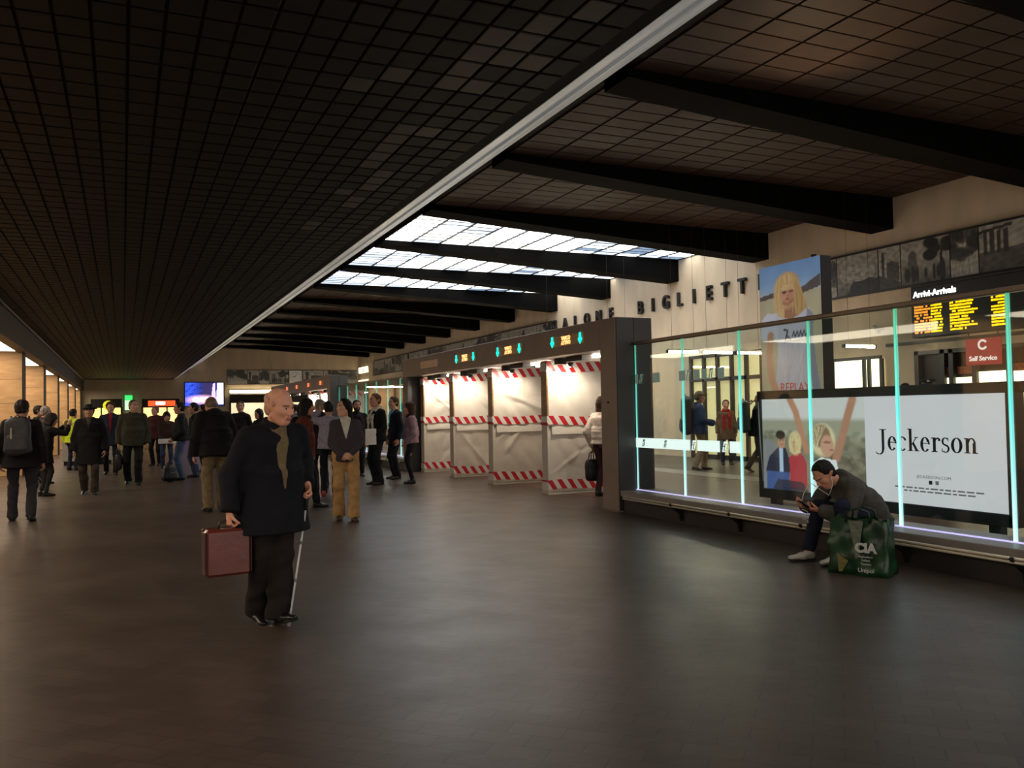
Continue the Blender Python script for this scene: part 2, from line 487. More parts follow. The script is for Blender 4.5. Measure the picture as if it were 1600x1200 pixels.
M_pane = [emat('skylight pane white', (246, 250, 250), SKY_STRENGTH, 0.12, 1.5),
          emat('skylight pane cool', (214, 228, 246), SKY_STRENGTH * 0.28, 0.2, 2.0),
          emat('skylight pane blue', (150, 178, 214), SKY_STRENGTH * 0.17, 0.3, 2.0),
          emat('skylight pane cream', (250, 246, 226), SKY_STRENGTH * 0.6, 0.15, 2.0)]
pane_me = []
for m in M_pane:
    me = MB().box(0.016, TX - 0.016, 0.02, TY - 0.008, HIZ - 0.03, HIZ - 0.012).mesh('pane'); me.materials.append(m); pane_me.append(me)
M_sash = mat('skylight sash bar', (30, 30, 30), 0.5)
M_sash2 = mat('grey skylight rib', (70, 72, 74), 0.5)
wn = 0
for k in sorted(LIT):
    wn += 1
    y0 = BY0 + BP * k + BT
    mb = MB()
    for i in range(NXT + 1):
        x = 6.0 + i * TX; mb.box(x - 0.018, x + 0.018, y0, y0 + BP - BT, HIZ - 0.06, HIZ - 0.005)
    w = mb.build('window_%d' % wn, M_sash)
    tag(w, kind='structure')
    mb = MB()
    for j in range(NYT + 1):
        y = y0 + j * TY; mb.box(6.0, 15.0, y - 0.016, y + 0.022, HIZ - 0.04, HIZ - 0.006)
    mb.build('rib', M_sash2, w)
    for i in range(NXT):
        for j in range(NYT):
            t = i / NXT
            r = random.random()
            q = 0
            if t > 0.58 and r < 0.55: q = 2 if r < 0.28 else 1
            elif t < 0.12 and k != 2 and r < 0.6: q = 1
            elif r < 0.12: q = 1
            elif r < 0.24: q = 3
            o = bpy.data.objects.new('pane', pane_me[q]); o.location = (6.0 + i * TX, y0 + j * TY, 0); link(o, w)

# ---- slanted fascia between the two ceilings, with two pale fluted strips
def fascia(name, s0, s1, ridges, m, amp, parent=None):
    ax, az, bx, bz = 2.95, LOWZ, 6.0, HIZ
    n = ridges * 2
    pts = []
    L = math.hypot(bx - ax, bz - az); nx, nz = (bz - az) / L, -(bx - ax) / L
    for i in range(n + 1):
        s = s0 + (s1 - s0) * i / n
        d = amp if i % 2 else 0.0
        if ridges == 1: d = 0
        pts.append((ax + (bx - ax) * s + nx * d, az + (bz - az) * s + nz * d))
    back = [(x - nx * 0.06, z - nz * 0.06) for x, z in (pts[-1], pts[0])]
    return MB().prism(pts + back, 'y', -6, 59).build(name, m, parent)
fa = fascia('trim_3', 0.0, 1.0, 1, M_slate, 0)
fa.location = (-0.03, 0, 0.045)
tag(fa, 'dark slanted fascia between the low and the high ceiling', kind='structure')
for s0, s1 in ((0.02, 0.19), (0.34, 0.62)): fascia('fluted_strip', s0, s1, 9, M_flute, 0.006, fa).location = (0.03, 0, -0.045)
MB().box(2.93, 2.965, -6, 59, LOWZ - 0.02, LOWZ + 0.1).build('edge_bar', M_slate, fa)

# ---- left side: bulkhead, luminous soffit, stone piers
SOFZ = 3.2
bl = boxo('trim_4', mat('dark bulkhead', (34, 24, 20), 0.5, var=0.2), None, -2.45, -2.2, -6, 59, SOFZ - 0.04, LOWZ)
tag(bl, 'dark bulkhead along the left edge of the low ceiling', kind='structure')
MB().tube([(-2.17, -6, LOWZ - 0.03), (-2.17, 59, LOWZ - 0.03)], 0.03, 8).build('cable_pipe', mat('grey pipe', (120, 104, 100), 0.4), bl)
tag(boxo('ceiling_left', mat('left soffit', (46, 34, 28), 0.6), None, -4.7, -2.45, -6, 59, SOFZ, SOFZ + 0.2), kind='structure')
M_lum = emat('warm luminous ceiling panel', (255, 238, 212), 5.5)
M_tube = emat('warm white lamp tube', (255, 236, 208), 60.0)
PIER_Y = [25.3 + 6.6 * k for k in range(-4, 6)]
for n, y in enumerate(PIER_Y):
    zs = [0.0, 0.62, 1.24, 1.86, 2.48, SOFZ]
    root = boxo('pier', M_pierdark, None, -4.66, -2.32, y + 0.04, y + 0.5, 0, SOFZ)
    tag(root, 'stone clad pier along the left side of the hall', kind='structure')
    for a, b2 in zip(zs[:-1], zs[1:]):
        boxo('stone_slab', M_pier, root, -4.64, -2.36, y, y + 0.045, a + 0.004, b2 - 0.004)
    if y + 6.6 < 59:
        t = boxo('ceiling_light', M_lum, None, -4.4, -2.47, y + 0.9, y + 6.2, SOFZ - 0.03, SOFZ)
        tag(t, 'warm luminous ceiling panel between the left piers, %s counted from the far wall' % ('ninth', 'eighth', 'seventh', 'sixth', 'fifth', 'fourth', 'third', 'second', 'first')[min(n, 8)], 'ceiling light', 'luminous panels between the piers')

# ================================================================ RIGHT WALL AND FAR WALL
M_letter = mat('black letter metal', (26, 20, 18), 0.45)
M_black = mat('black paint', (16, 15, 15), 0.45)
M_frame = mat('dark frame', (38, 33, 30), 0.5)

def letters(name, word, y_first, y_last, zc, size, label):
    root = empty(name, (15, (y_first + y_last) / 2, zc), 0, label, 'lettering')
    n = len(word)
    for i, ch in enumerate(word):
        y = y_first + (y_last - y_first) * i / (n - 1)
        me = text_mesh(ch, size, 0.09, 0.012, 0.86)
        me.transform(flat_matrix((-0.06, y - (y_first + y_last) / 2, 0), 'W'))
        obj('letter', me, M_letter, root)
    return root
letters('wall_lettering', 'SALONE', 28.85, 24.75, 4.6, 0.565, 'black letters SALONE on the beige wall above the ticket gates')
letters('wall_lettering', 'BIGLIETTI', 22.95, 17.35, 4.6, 0.565, 'black letters BIGLIETTI on the beige wall under the skylights')

def uscita():
    root = empty('wall_lettering', (15, 57.4, 4.35), 0, 'small lit letters USCITA on the wall at the far corner', 'lettering')
    m = emat('lit letter', (255, 246, 214), 1.6)
    for i, ch in enumerate('USCITA'):
        me = text_mesh(ch, 0.6, 0.06, 0.0, 0.75)
        me.transform(flat_matrix((-0.05, 1.05 - 0.42 * i, 0), 'W'))
        obj('letter', me, m, root)
    boxo('light_bar', m, root, -0.12, -0.04, -1.2, 1.2, -0.72, -0.66)
uscita()

M_photo = printmat('black and white photograph', 0.05, 0.4)  # slight emission put in to brighten the unlit prints
def photo(parent, ori, origin, w, h, seed, nu=36, nv=30, style=None):
    r = np.random.default_rng(seed)
    c = Canvas(nu, nv, (150, 143, 130))
    st = style if style is not None else seed % 5
    if st == 0:      # crater like garden seen from above
        c.put(1 - c.v, (60, 58, 54), 0.8)
        for k in range(5): 
            e = np.abs(np.hypot((c.u - 0.5) / 0.42, (c.v - 0.5) / 0.22) - 0.3 - 0.17 * k); c.put((0.06 - e) / 0.05, (175, 168, 156), 0.8)
        c.poly([(0.25, 0), (0.4, 0.33), (0.6, 0.3), (0.8, 0.36), (1, 0.3), (1, 0)], (36, 34, 32))
    elif st == 1:    # tower and house on a slope
        c.poly([(0, 0), (0, 0.35), (0.5, 0.22), (1, 0.12), (1, 0)], (58, 55, 50))
        c.poly([(0.14, 0.3), (0.14, 0.9), (0.26, 0.9), (0.26, 0.3)], (52, 50, 46)); c.poly([(0.11, 0.66), (0.11, 0.76), (0.29, 0.76), (0.29, 0.66)], (44, 42, 40))
        c.poly([(0.38, 0.2), (0.38, 0.6), (0.6, 0.66), (0.95, 0.58), (0.95, 0.15)], (70, 66, 60))
    elif st == 2:    # church dome behind a dark tree
        c.put(1 - c.v * 1.6, (66, 62, 57), 0.9)
        c.ell(0.24, 0.62, 0.09, 0.16, (84, 80, 74)); c.poly([(0.14, 0.2), (0.16, 0.6), (0.33, 0.6), (0.36, 0.2)], (84, 80, 74))
        for k in range(9): c.ell(r.uniform(0.55, 0.98), r.uniform(0.6, 0.95), 0.13, 0.12, (40, 38, 36))
        c.poly([(0.8, 0), (0.82, 0.7), (0.87, 0.7), (0.88, 0)], (34, 32, 30))
        for k in range(14): c.ell(r.uniform(0.1, 1), 0.22, 0.035, r.uniform(0.12, 0.24), (38, 37, 34))
    elif st == 3:    # trees over water
        for k in range(22): c.ell(r.uniform(0, 1), r.uniform(0.35, 1), r.uniform(0.1, 0.25), r.uniform(0.08, 0.2), (52, 50, 47), 0.8)
        c.put((0.2 - c.v) / 0.05, (150, 146, 138), 0.7)
    else:            # columns of a ruined temple
        c.poly([(0, 0), (0, 0.42), (1, 0.5), (1, 0)], (80, 76, 70))
        for k in range(4): c.poly([(0.06 + 0.1 * k, 0.35), (0.06 + 0.1 * k, 0.85), (0.12 + 0.1 * k, 0.87), (0.12 + 0.1 * k, 0.35)], (58, 55, 51))
        c.poly([(0.0, 0.83), (0.48, 0.9), (0.48, 0.97), (0, 0.9)], (54, 52, 48))
    c.mottle(0.35, 4, seed)
    return c.build('photograph', M_photo, parent, origin, ori, w, h)

def frieze(ori, base, a0, a1, z0, z1, widths, label, styles=None, res=(36, 30)):
    """long dark framed band of photographs; a0->a1 runs in reading direction"""
    root = empty('photo_frieze', base, 0, label, 'photographs')
    d = 0.05
    if ori == 'W':
        boxo('backing', M_frame, root, -d, -0.003, min(a0, a1), max(a0, a1), z0, z1)
    else:
        boxo('backing', M_frame, root, a0, a1, -d, 0, z0, z1)
    tot = sum(widths); L = abs(a1 - a0); s = -1 if a1 < a0 else 1
    p = 0
    for i, w in enumerate(widths):
        ww = L * w / tot; c = a0 + s * (p + ww / 2); p += ww
        o = (-d - 0.004, c, z0 + 0.045) if ori == 'W' else (c, -d - 0.004, z0 + 0.045)
        photo(root, ori, o, ww - 0.03, z1 - z0 - 0.09, int(abs(a0) * 10) + i, res[0], res[1], None if styles is None else styles[i])
    return root
frieze('W', (14.977, 0, 0), 15.35, 8.6, 3.86, 4.83, [0.65, 1.25, 0.62, 1.25, 0.66, 1.5, 1.2], 'framed band of black and white landscape photographs above the arrivals board',
       [3, 0, 1, 2, 3, 4, 3], (56, 44))
frieze('W', (14.977, 0, 0), 47.0, 29.1, 3.86, 4.83, [1.3, 0.9, 1.1, 1.5, 0.8, 1.3, 1.2, 0.9, 1.4, 1.2, 1.0, 1.3, 1.1], 'long band of photographs on the wall behind the ticket gates')
frieze('W', (14.977, 0, 0), 54.9, 47.3, 3.86, 4.83, [1, 1.2, 1, 1.3, 1, 1.1], 'framed photographs on the right wall beside the lit exit letters')
frieze('S', (0, 58.977, 0), 6.25, 10.2, 3.47, 4.45, [1.0, 0.6, 0.5, 1.0], 'framed photographs on the far wall left of the square clock', [3, 1, 3, 2])
frieze('S', (0, 58.977, 0), 11.15, 14.9, 3.47, 4.45, [1.2, 0.6, 1.4], 'framed photographs on the far wall right of the square clock')
def clock():
    root = empty('wall_clock', (10.67, 58.93, 3.97), 0, 'square white clock in the photograph band on the far wall', 'clock')
    boxo('case', M_frame, root, -0.46, 0.46, 0.0, 0.06, -0.49, 0.48)
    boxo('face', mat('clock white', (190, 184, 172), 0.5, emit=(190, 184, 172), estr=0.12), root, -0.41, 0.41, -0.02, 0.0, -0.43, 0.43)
    for k in range(12):
        a = k * math.pi / 6
        x, z = math.sin(a) * 0.33, math.cos(a) * 0.33
        boxo('hour_mark', M_black, root, x - 0.02, x + 0.02, -0.03, -0.02, z - 0.02, z + 0.02)
    for a, l, w in ((-1.5, 0.2, 0.03), (0.2, 0.3, 0.02)):
        mb = MB(); mb.box(-w / 2, w / 2, -0.035, -0.025, 0, l); o = mb.build('hand', M_black, root); o.rotation_euler = (0, a, 0)
clock()

# ---- arrivals board
def arrivals():
    root = empty('arrivals_board', (14.725, 10.3, 2.77), 0, 'long black electronic arrivals board with yellow lettering on the right wall', 'arrivals board')
    y0, y1 = 2.27, -3.2
    boxo('housing', M_black, root, 0, 0.25, y1, y0, 0, 1.02, 0.01)
    me = text_mesh('Arrivi-Arrivals', 0.17, 0.01, 0.004, 1.0, 'LEFT')
    me.transform(flat_matrix((-0.008, y0 - 0.07, 0.87), 'W'))
    obj('title', me, emat('board white', (250, 248, 240), 2.2), root)
    yel = emat('yellow led', (255, 196, 0), 1.7); org = emat('orange led', (255, 150, 40), 1.4); wht = emat('white caption', (245, 240, 225), 1.8)
    r = random.Random(5)
    mb = MB()
    for y, w in ((0.06, 0.13), (0.95, 0.3), (1.78, 0.17), (2.15, 0.2), (2.5, 0.42), (3.9, 0.25)): mb.box(-0.006, 0.0, y0 - y - w, y0 - y, 0.70, 0.735)
    tag(mb.build('caption', wht, root), kind='stuff')
    for q in range(10):
        z = 0.62 - q * 0.058
        cols = [(0.08, 0.36, 1), (0.47, 0.24, 0), (0.9, r.uniform(0.34, 0.6), 0), (1.78, 0.3, 0)]
        if q in (1, 2): cols.append((2.55, 1.3, 0))
        if q == 7: cols.append((2.55, 1.5, 0))
        if q < 3: cols += [(3.95, 0.2, 0), (4.3, 0.2, 0)]
        row = None
        for (y, w, kind) in cols:
            mb = MB(); p = 0.0
            while p < w:
                cw = r.uniform(0.028, 0.045)
                if r.random() > 0.1: mb.box(-0.006, 0, y0 - y - p - cw, y0 - y - p, z - r.choice((0.018, 0.02)), z + r.choice((0.014, 0.02)))
                p += cw + 0.008
            if mb.V: tag(mb.build('led_row', org if kind else yel, root), kind='stuff')
    boxo('bracket', M_frame, root, 0.02, 0.22, y1, y0, 1.02, 1.06)
arrivals()

# ---- openings in the right wall
M_warm = emat('warm lit interior', (255, 226, 168), 0.55, 0.3, 1.2)
M_warm2 = emat('bright shop light', (255, 238, 196), 2.6, 0.2, 2)
M_dark = mat('dark recess', (30, 24, 21), 0.6)
GL = glassmat('clear glass', (0.93, 0.97, 0.96), 1.0)
def glazed_door(n, y0, y1, ztop, cols, label, transom=2.2, inner=M_warm):
    root = boxo('door_%d' % n, inner, None, 14.93, 15.0, y0, y1, 0, ztop)
    tag(root, label, kind='structure')
    W = y1 - y0
    for i in range(cols + 1):
        y = y0 + W * i / cols
        boxo('frame_post', M_frame, root, 14.84, 14.95, y - 0.045, y + 0.045, 0, ztop)
    boxo('frame_rail', M_frame, root, 14.84, 14.95, y0, y1, ztop - 0.09, ztop)
    boxo('frame_rail', M_frame, root, 14.84, 14.95, y0, y1, transom - 0.05, transom + 0.05)
    boxo('frame_rail', M_frame, root, 14.84, 14.95, y0, y1, 0, 0.12)
    for i in range(cols):
        a = y0 + W * i / cols + 0.05; b2 = y0 + W * (i + 1) / cols - 0.05
        boxo('pane', GL, root, 14.88, 14.9, a, b2, 0.12, transom - 0.05)
        boxo('pane', GL, root, 14.88, 14.9, a, b2, transom + 0.05, ztop - 0.09)
    return root
glazed_door(1, 17.3, 20.3, 2.9, 5, 'tall dark framed glazed doors lit from inside')
glazed_door(2, 23.5, 27.5, 2.8, 5, 'dark framed glazed doors behind the ticket gates')
def shop_front():
    root = boxo('door_3', M_dark, None, 14.92, 15.0, 7.6, 12.6, 0, 2.5)
    tag(root, 'dark self service shop opening under the arrivals board', kind='structure')
    for y in (12.55, 11.95, 11.75, 11.25, 10.55, 9.9, 9.2, 8.4, 7.65): boxo('frame_post', M_frame, root, 14.8, 14.93, y - 0.05, y + 0.05, 0, 2.5)
    boxo('frame_rail', M_frame, root, 14.8, 14.93, 7.6, 12.6, 2.42, 2.5)
    for a, b2, z0, z1 in ((11.8, 11.98, 1.4, 1.93), (11.3, 11.7, 1.4, 1.93), (10.62, 11.2, 1.3, 2.02), (9.95, 10.5, 1.3, 2.02), (9.25, 9.85, 1.3, 1.95), (8.45, 9.15, 1.3, 1.95)):
        boxo('lit_shelf', M_warm2, root, 14.87, 14.925, a, b2, z0, z1)
    for a, b2 in ((11.9, 11.75), (11.65, 11.3), (10.5, 10.0)):
        boxo('goods', mat('orange goods', (170, 90, 50), 0.6, var=0.5, scale=20), root, 14.86, 14.92, b2, a, 2.0, 2.14)
shop_front()
def self_service():
    root = empty('self_service_sign', (14.72, 10.98, 2.14), 0, 'red hanging sign reading Self Service', 'sign')
    boxo('panel', mat('red sign', (176, 38, 44), 0.5, emit=(176, 38, 44), estr=0.25), root, -0.015, 0.015, -0.36, 0.36, 0, 0.5)
    me = text_mesh('Self Service', 0.125, 0.006, 0.003); me.transform(flat_matrix((-0.02, 0, 0.12), 'W'))
    obj('lettering', me, emat('sign white', (240, 230, 225), 0.7), root)
    mb = MB()
    for k in range(22):
        a = math.radians(-150 + 300 * k / 22); b2 = math.radians(-150 + 300 * (k + 1) / 22)
        pts = [(0.1 * math.cos(a), 0.1 * math.sin(a)), (0.1 * math.cos(b2), 0.1 * math.sin(b2)), (0.06 * math.cos(b2), 0.06 * math.sin(b2)), (0.06 * math.cos(a), 0.06 * math.sin(a))]
        mb.prism([(p, 0.38 + q) for p, q in pts], 'x', -0.022, -0.016)
    mb.build('ring_mark', emat('sign white', (240, 230, 225), 0.7), root)
    for s in (-0.3, 0.3): boxo('hanger', M_frame, root, -0.008, 0.008, s - 0.008, s + 0.008, 0.5, 0.63)
self_service()
def lit_window(n, y0, y1, z0, z1, label):
    root = boxo('window_%d' % n, M_warm2, None, 14.95, 15.0, y0, y1, z0, z1)
    tag(root, label, kind='structure')
    for y in (y0, y0 + (y1 - y0) * 0.24, y0 + (y1 - y0) * 0.34, y1): boxo('mullion', M_frame, root, 14.9, 14.96, y - 0.04, y + 0.04, z0, z1)
    boxo('frame_rail', M_frame, root, 14.9, 14.96, y0, y1, z1, z1 + 0.07)
    boxo('sill', M_frame, root, 14.86, 14.98, y0, y1, z0 - 0.06, z0)
lit_window(8, 13.55, 14.95, 0.9, 2.42, 'bright panel standing in for a glass reflection, behind the tall poster')  # glowing window added where the barrier glass reflects the bright left bays
lit_window(9, 30.0, 40.0, 1.0, 2.6, 'long lit window in the right wall behind the second barrier')
# cctv camera and cable rail under the frieze
def cctv(y, z):
    root = empty('security_camera', (14.985, y, z), 0, 'small security camera on the right wall beside the arrivals board', 'security camera')
    MB().tube([(0.012, 0, 0), (-0.16, 0.06, -0.02)], 0.012, 8).build('arm', M_frame, root)
    MB().tube([(-0.1, 0.16, 0.06), (-0.28, -0.1, -0.06)], 0.045, 10).build('body', mat('camera grey', (150, 146, 138), 0.4), root)
    MB().tube([(-0.283, -0.104, -0.062), (-0.293, -0.118, -0.069)], 0.036, 10).build('lens', M_black, root)
cctv(13.5, 3.05)
tag(boxo('cable_rail', M_frame, None, 14.9, 15.0, -2, 13.4, 2.66, 2.72), 'dark cable rail along the right wall over the shop', 'rail')

# suspended tube lamps; the short ones stand in for reflections in the barrier glass
def tube_lamp(x0, x1, y, z, label):
    root = empty('tube_lamp', ((x0 + x1) / 2, y, z), 0, label, 'lamp', 'tube lamps behind the barrier')
    h = (x1 - x0) / 2
    MB().tube([(-h, 0, 0), (h, 0, 0)], 0.026, 10).build('tube', M_tube, root)
    boxo('housing', mat('lamp housing', (200, 192, 176), 0.5), root, -h, h, -0.018, 0.018, 0.03, 0.07)
    for s in (-1, 1):
        boxo('end_cap', M_frame, root, s * h - 0.02, s * h + 0.02, -0.03, 0.03, -0.03, 0.04)
        boxo('rod', M_frame, root, s * h * 0.7 - 0.002, s * h * 0.7 + 0.002, -0.002, 0.002, 0.08, 5.815 - z)
for i, (a, b2) in enumerate(((11.1, 11.95), (12.05, 12.9), (13.0, 13.8))):
    tube_lamp(a, b2, 16.0, 2.69, ('leftmost of the three tube lamps standing in for glass reflections before the glazed doors', 'middle of the three tube lamps standing in for glass reflections before the glazed doors', 'rightmost of the three tube lamps standing in for glass reflections before the glazed doors')[i])
tube_lamp(13.3, 14.15, 13.0, 2.62, 'tube lamp standing in for a glass reflection beside the poster')
tube_lamp(13.2, 14.3, 9.0, 2.62, 'tube lamp standing in for a glass reflection at the right edge')
for ly, nm in ((23.0, 'nearest'), (34.8, 'second'), (42.5, 'third'), (53.5, 'farthest')):
    tube_lamp(11.2, 14.2, ly, 2.75, '%s of the long tube lamps along the wall behind the gates' % nm)
tube_lamp(10.6, 11.3, 17.9, 2.4, 'lower tube lamp standing in for a glass reflection beside the dark gate post')

# ================================================================ GATES, BARRIER, BILLBOARDS
def wb(name, m, root, x0, x1, y0, y1, z0, z1, b=0.0):
    """box given in world coordinates, parented to a root standing at root.location"""
    l = root.location
    return MB().box(x0 - l.x, x1 - l.x, y0 - l.y, y1 - l.y, z0 - l.z, z1 - l.z, b).build(name, m, root)
def wtext(name, body, size, origin, ori, m, root, depth=0.008, bold=0.0, sx=1.0, align='CENTER'):
    l = root.location
    return text(name, body, size, (origin[0] - l.x, origin[1] - l.y, origin[2] - l.z), ori, m, root, depth, bold, sx, align)

M_portal = mat('brown portal metal', (150, 130, 118), 0.42, var=0.08, scale=3, metal=0.2)
M_portal_dk = mat('anthracite portal end', (56, 53, 51), 0.4, var=0.1, scale=3)
M_green = emat('green arrow light', (0, 235, 205), 1.5)
M_orange = emat('orange text light', (255, 190, 120), 1.8)
M_red = emat('red text light', (255, 110, 60), 1.8)
M_disp = mat('display glass', (140, 108, 70), 0.3, emit=(150, 112, 70), estr=0.12)
M_disp_off = mat('blank display', (176, 138, 100), 0.4, emit=(176, 138, 100), estr=0.12)

def portal(y0, y1, displays, label, red=False):
    root = empty('gate_portal', (6.6, (y0 + y1) / 2, 0), 0, label, 'gate')
    ly = root.location
    wb('near_post', M_portal, root, 6.30, 6.62, y0, y0 + 0.42, 0.0, 2.735, 0.006)
    wb('post_end_panel', M_portal_dk, root, 6.315, 6.596, y0 - 0.02, y0, 0.0, 2.73)
    wb('post_end_panel', M_portal_dk, root, 6.604, 6.9, y0 - 0.02, y0 + 0.42, 0.0, 2.73)
    wb('far_post', M_portal_dk, root, 6.30, 6.9, y1 - 0.4, y1, 0.0, 2.3, 0.006)
    wb('header', M_portal, root, 6.30, 6.9, y0 + 0.42, y1, 2.3, 2.735, 0.006)
    wb('base_plate', mat('gate base', (120, 108, 96), 0.5), root, 6.26, 6.92, y0 - 0.03, y0 + 0.46, 0.0, 0.02)
    wb('lock', M_black, root, 6.288, 6.3, y0 + 0.2, y0 + 0.23, 1.52, 1.55)
    for (a, b2, lit) in displays:
        d = wb('display', M_disp if lit else M_disp_off, root, 6.285, 6.30, a, b2, 2.44, 2.6)
        if not lit: continue
        w = b2 - a; c = (a + b2) / 2
        if lit == 1:
            for yy in (b2 - w * 0.09, a + w * 0.09):
                mb = MB()
                pts = [(0.0, -0.085), (0.055, -0.02), (0.055, 0.005), (0.025, 0.0), (0.025, 0.085), (-0.025, 0.085), (-0.025, 0.0), (-0.055, 0.005), (-0.055, -0.02)]
                mb.prism([(yy - ly.y + u, 2.52 + v) for u, v in pts], 'x', 6.274 - ly.x, 6.284 - ly.x)
                o = mb.build('arrow', M_green, d); o.parent = d
        mt = M_orange if lit == 1 else M_red
        for body, z in (('VARCO', 2.557), ('ATTIVO', 2.485)):
            t = wtext('lettering', body, 0.085, (6.28, c, z), 'W', mt, root, 0.004, 0.002); t.parent = d
    yy = y0 + 0.9
    while yy < y1 - 1.2:
        wb('tube_fill_light', emat('cool tube', (255, 240, 218), 32.0), root, 6.84, 6.89, yy, yy + 0.7, 2.262, 2.288)  # nearest tube is a fixture; the other tubes are added to light the sheets
        yy += 2.25
    for k in range(int((y1 - y0) / 2.2)):
        yy = y0 + 1.5 + 2.2 * k
        wb('sensor_bar', M_black, root, 6.6, 6.75, yy, yy + 0.55, 2.22, 2.3)
        wb('sensor_box', M_frame, root, 6.6, 6.75, yy + 0.8, yy + 0.95, 2.2, 2.3)
    return root
portal(10.35, 20.42, [(11.22, 12.34, 1), (13.4, 14.55, 1), (15.55, 16.7, 1), (17.78, 18.95, 0)], 'brown ticket gate portal with green arrow displays beside the glass barrier')
portal(28.6, 41.0, [(29.5, 30.5, 2), (31.6, 32.7, 2), (34.0, 35.0, 2), (36.2, 37.2, 2)], 'distant brown gate portal with red displays behind the crowd')

# ---- plastic wrapped partitions with red and white tape
M_sheet = mat('milky plastic sheeting', (222, 214, 202), 0.3, var=0.06, scale=4, spec=0.6, coat=0.3)
M_sheet2 = mat('lower plastic sheeting', (214, 204, 190), 0.28, var=0.06, scale=4, spec=0.6, coat=0.3)
M_tape = stripemat('red white barrier tape', (226, 220, 214), (196, 30, 38), 0.16, (0.83, 0, 0.55))
M_edge = mat('brown taped edge', (150, 116, 84), 0.35, var=0.35, scale=14)
def sheet_mesh(w, z0, z1, seed, amp, nu=34, nv=44):
    r = np.random.default_rng(seed)
    u, v = np.meshgrid(np.linspace(0, 1, nu), np.linspace(0, 1, nv), indexing='ij')
    x = u * w; z = z0 + (z1 - z0) * v
    d = np.zeros_like(x)
    for k in range(9):       # long slanting pull folds
        a = r.uniform(0.5, 1.2) * r.choice((-1, 1)); c = r.uniform(-0.3, 1.3)
        t = (x * math.cos(a) + (z - z0) * math.sin(a)) - c * (w + 0.6)
        d += amp * np.exp(-(t / r.uniform(0.025, 0.07)) ** 2) * r.uniform(-1, 1)
    d += 0.4 * amp * np.sin(x * 9 + 3 * np.sin(z * 2 + seed)) * np.sin(z * 5 + seed)
    fade = np.minimum(1, 6 * np.minimum(np.minimum(u, 1 - u), np.minimum(v, 1 - v)))
    V = np.stack([x, -np.abs(d) * fade - 0.0, z], -1).reshape(-1, 3)
    i, j = np.meshgrid(np.arange(nu - 1), np.arange(nv - 1), indexing='ij'); a = (i * nv + j).ravel()
    return mesh_from('sheet', V, np.stack([a, a + nv, a + nv + 1, a + 1], -1), True)
def partition(y, label, n, group, tape=True, w=1.75, spot=55.0):
    root = empty('wrapped_partition', (6.63, y, 0), 0, label, 'partition', group)
    boxo('core', mat('partition core', (170, 160, 146), 0.5), root, 0.0, w, 0.02, 0.2, 0.02, 2.28)
    obj('plastic_sheet', sheet_mesh(w, 1.16, 2.285, 3 + n, 0.06, 48, 52), M_sheet, root)
    obj('plastic_sheet', sheet_mesh(w, 0.04, 1.13, 23 + n, 0.045, 48, 48), M_sheet2, root)
    me = sheet_mesh(w - 0.06, 0.0, 0.16, 43 + n, 0.01, 20, 8)
    o = obj('folded_flap', me, M_sheet, root); o.location = (0.05, -0.035, 1.02); o.rotation_euler = (-0.12, 0, 0)
    boxo('end_strip', M_edge, root, -0.035, 0.0, -0.02, 0.2, 1.2, 2.285, 0.006)
    boxo('end_strip', M_sheet2, root, -0.035, 0.0, -0.02, 0.2, 0.03, 1.18, 0.006)
    if tape:
        for z, hh in ((2.1, 0.165), (1.18, 0.15), (0.08, 0.16)):
            nu = 22
            xs = np.linspace(-0.04, w, nu); V = []; F = []
            for i, x in enumerate(xs):
                dd = -0.036 - 0.008 * math.sin(i * 1.7 + n); zz = z + 0.012 * math.sin(i * 0.45 + n + z)
                V += [(x, dd, zz), (x, dd, zz + hh)]
                if i: F.append((2 * i - 2, 2 * i, 2 * i + 1, 2 * i - 1))
            obj('warning_tape', mesh_from('warning_tape', np.array(V), F, True), M_tape, root)
            boxo('warning_tape', M_tape, root, -0.045, -0.035, -0.02, 0.2, z, z + hh)
    boxo('foot', mat('pale foot rail', (196, 186, 170), 0.5), root, -0.05, w, -0.05, 0.24, 0.0, 0.03)
    # clip-on spotlight that lights the sheet
    sp = empty('spotlight', (6.86, y - 0.42, 2.275), 0, 'glaring spotlight above the ' + label.split(',')[1].strip(), 'spotlight', 'gate spotlights')
    MB().tube([(0, 0, 0.0), (0, 0, -0.06)], 0.012, 8).build('stem', M_frame, sp)
    MB().tube([(0, -0.05, -0.03), (0, 0.035, -0.075)], 0.045, 12, rads=[0.03, 0.05]).build('housing', M_frame, sp)
    MB().tube([(0, 0.037, -0.076), (0, 0.047, -0.081)], 0.045, 12).build('bulb', emat('spot bulb', (255, 240, 214), 40.0, 0.02), sp)
    li = bpy.data.lights.new('spot_lamp', 'SPOT'); li.energy = spot; li.color = (1.0, 0.86, 0.68); li.spot_size = math.radians(150); li.spot_blend = 0.6; li.shadow_soft_size = 0.04
    lo = bpy.data.objects.new('spot_lamp', li); lo.location = (0, -0.02, -0.11)
    lo.rotation_euler = (math.radians(28), 0, 0); link(lo, sp)
    return root
PN = ['nearest', 'second', 'third', 'fourth']
for n, y in enumerate((13.12, 15.5, 17.7, 19.72)):
    partition(y, 'plastic wrapped partition with red and white tape, %s partition counted from the glass barrier' % PN[n], n, 'plastic wrapped gate partitions')
for n, y in enumerate((31.5, 33.7)):
    partition(y, 'plastic wrapped partition at the distant gates, %s distant partition' % ('nearer', 'farther')[n], n + 6, 'distant gate partitions', True, 1.6, 110.0)

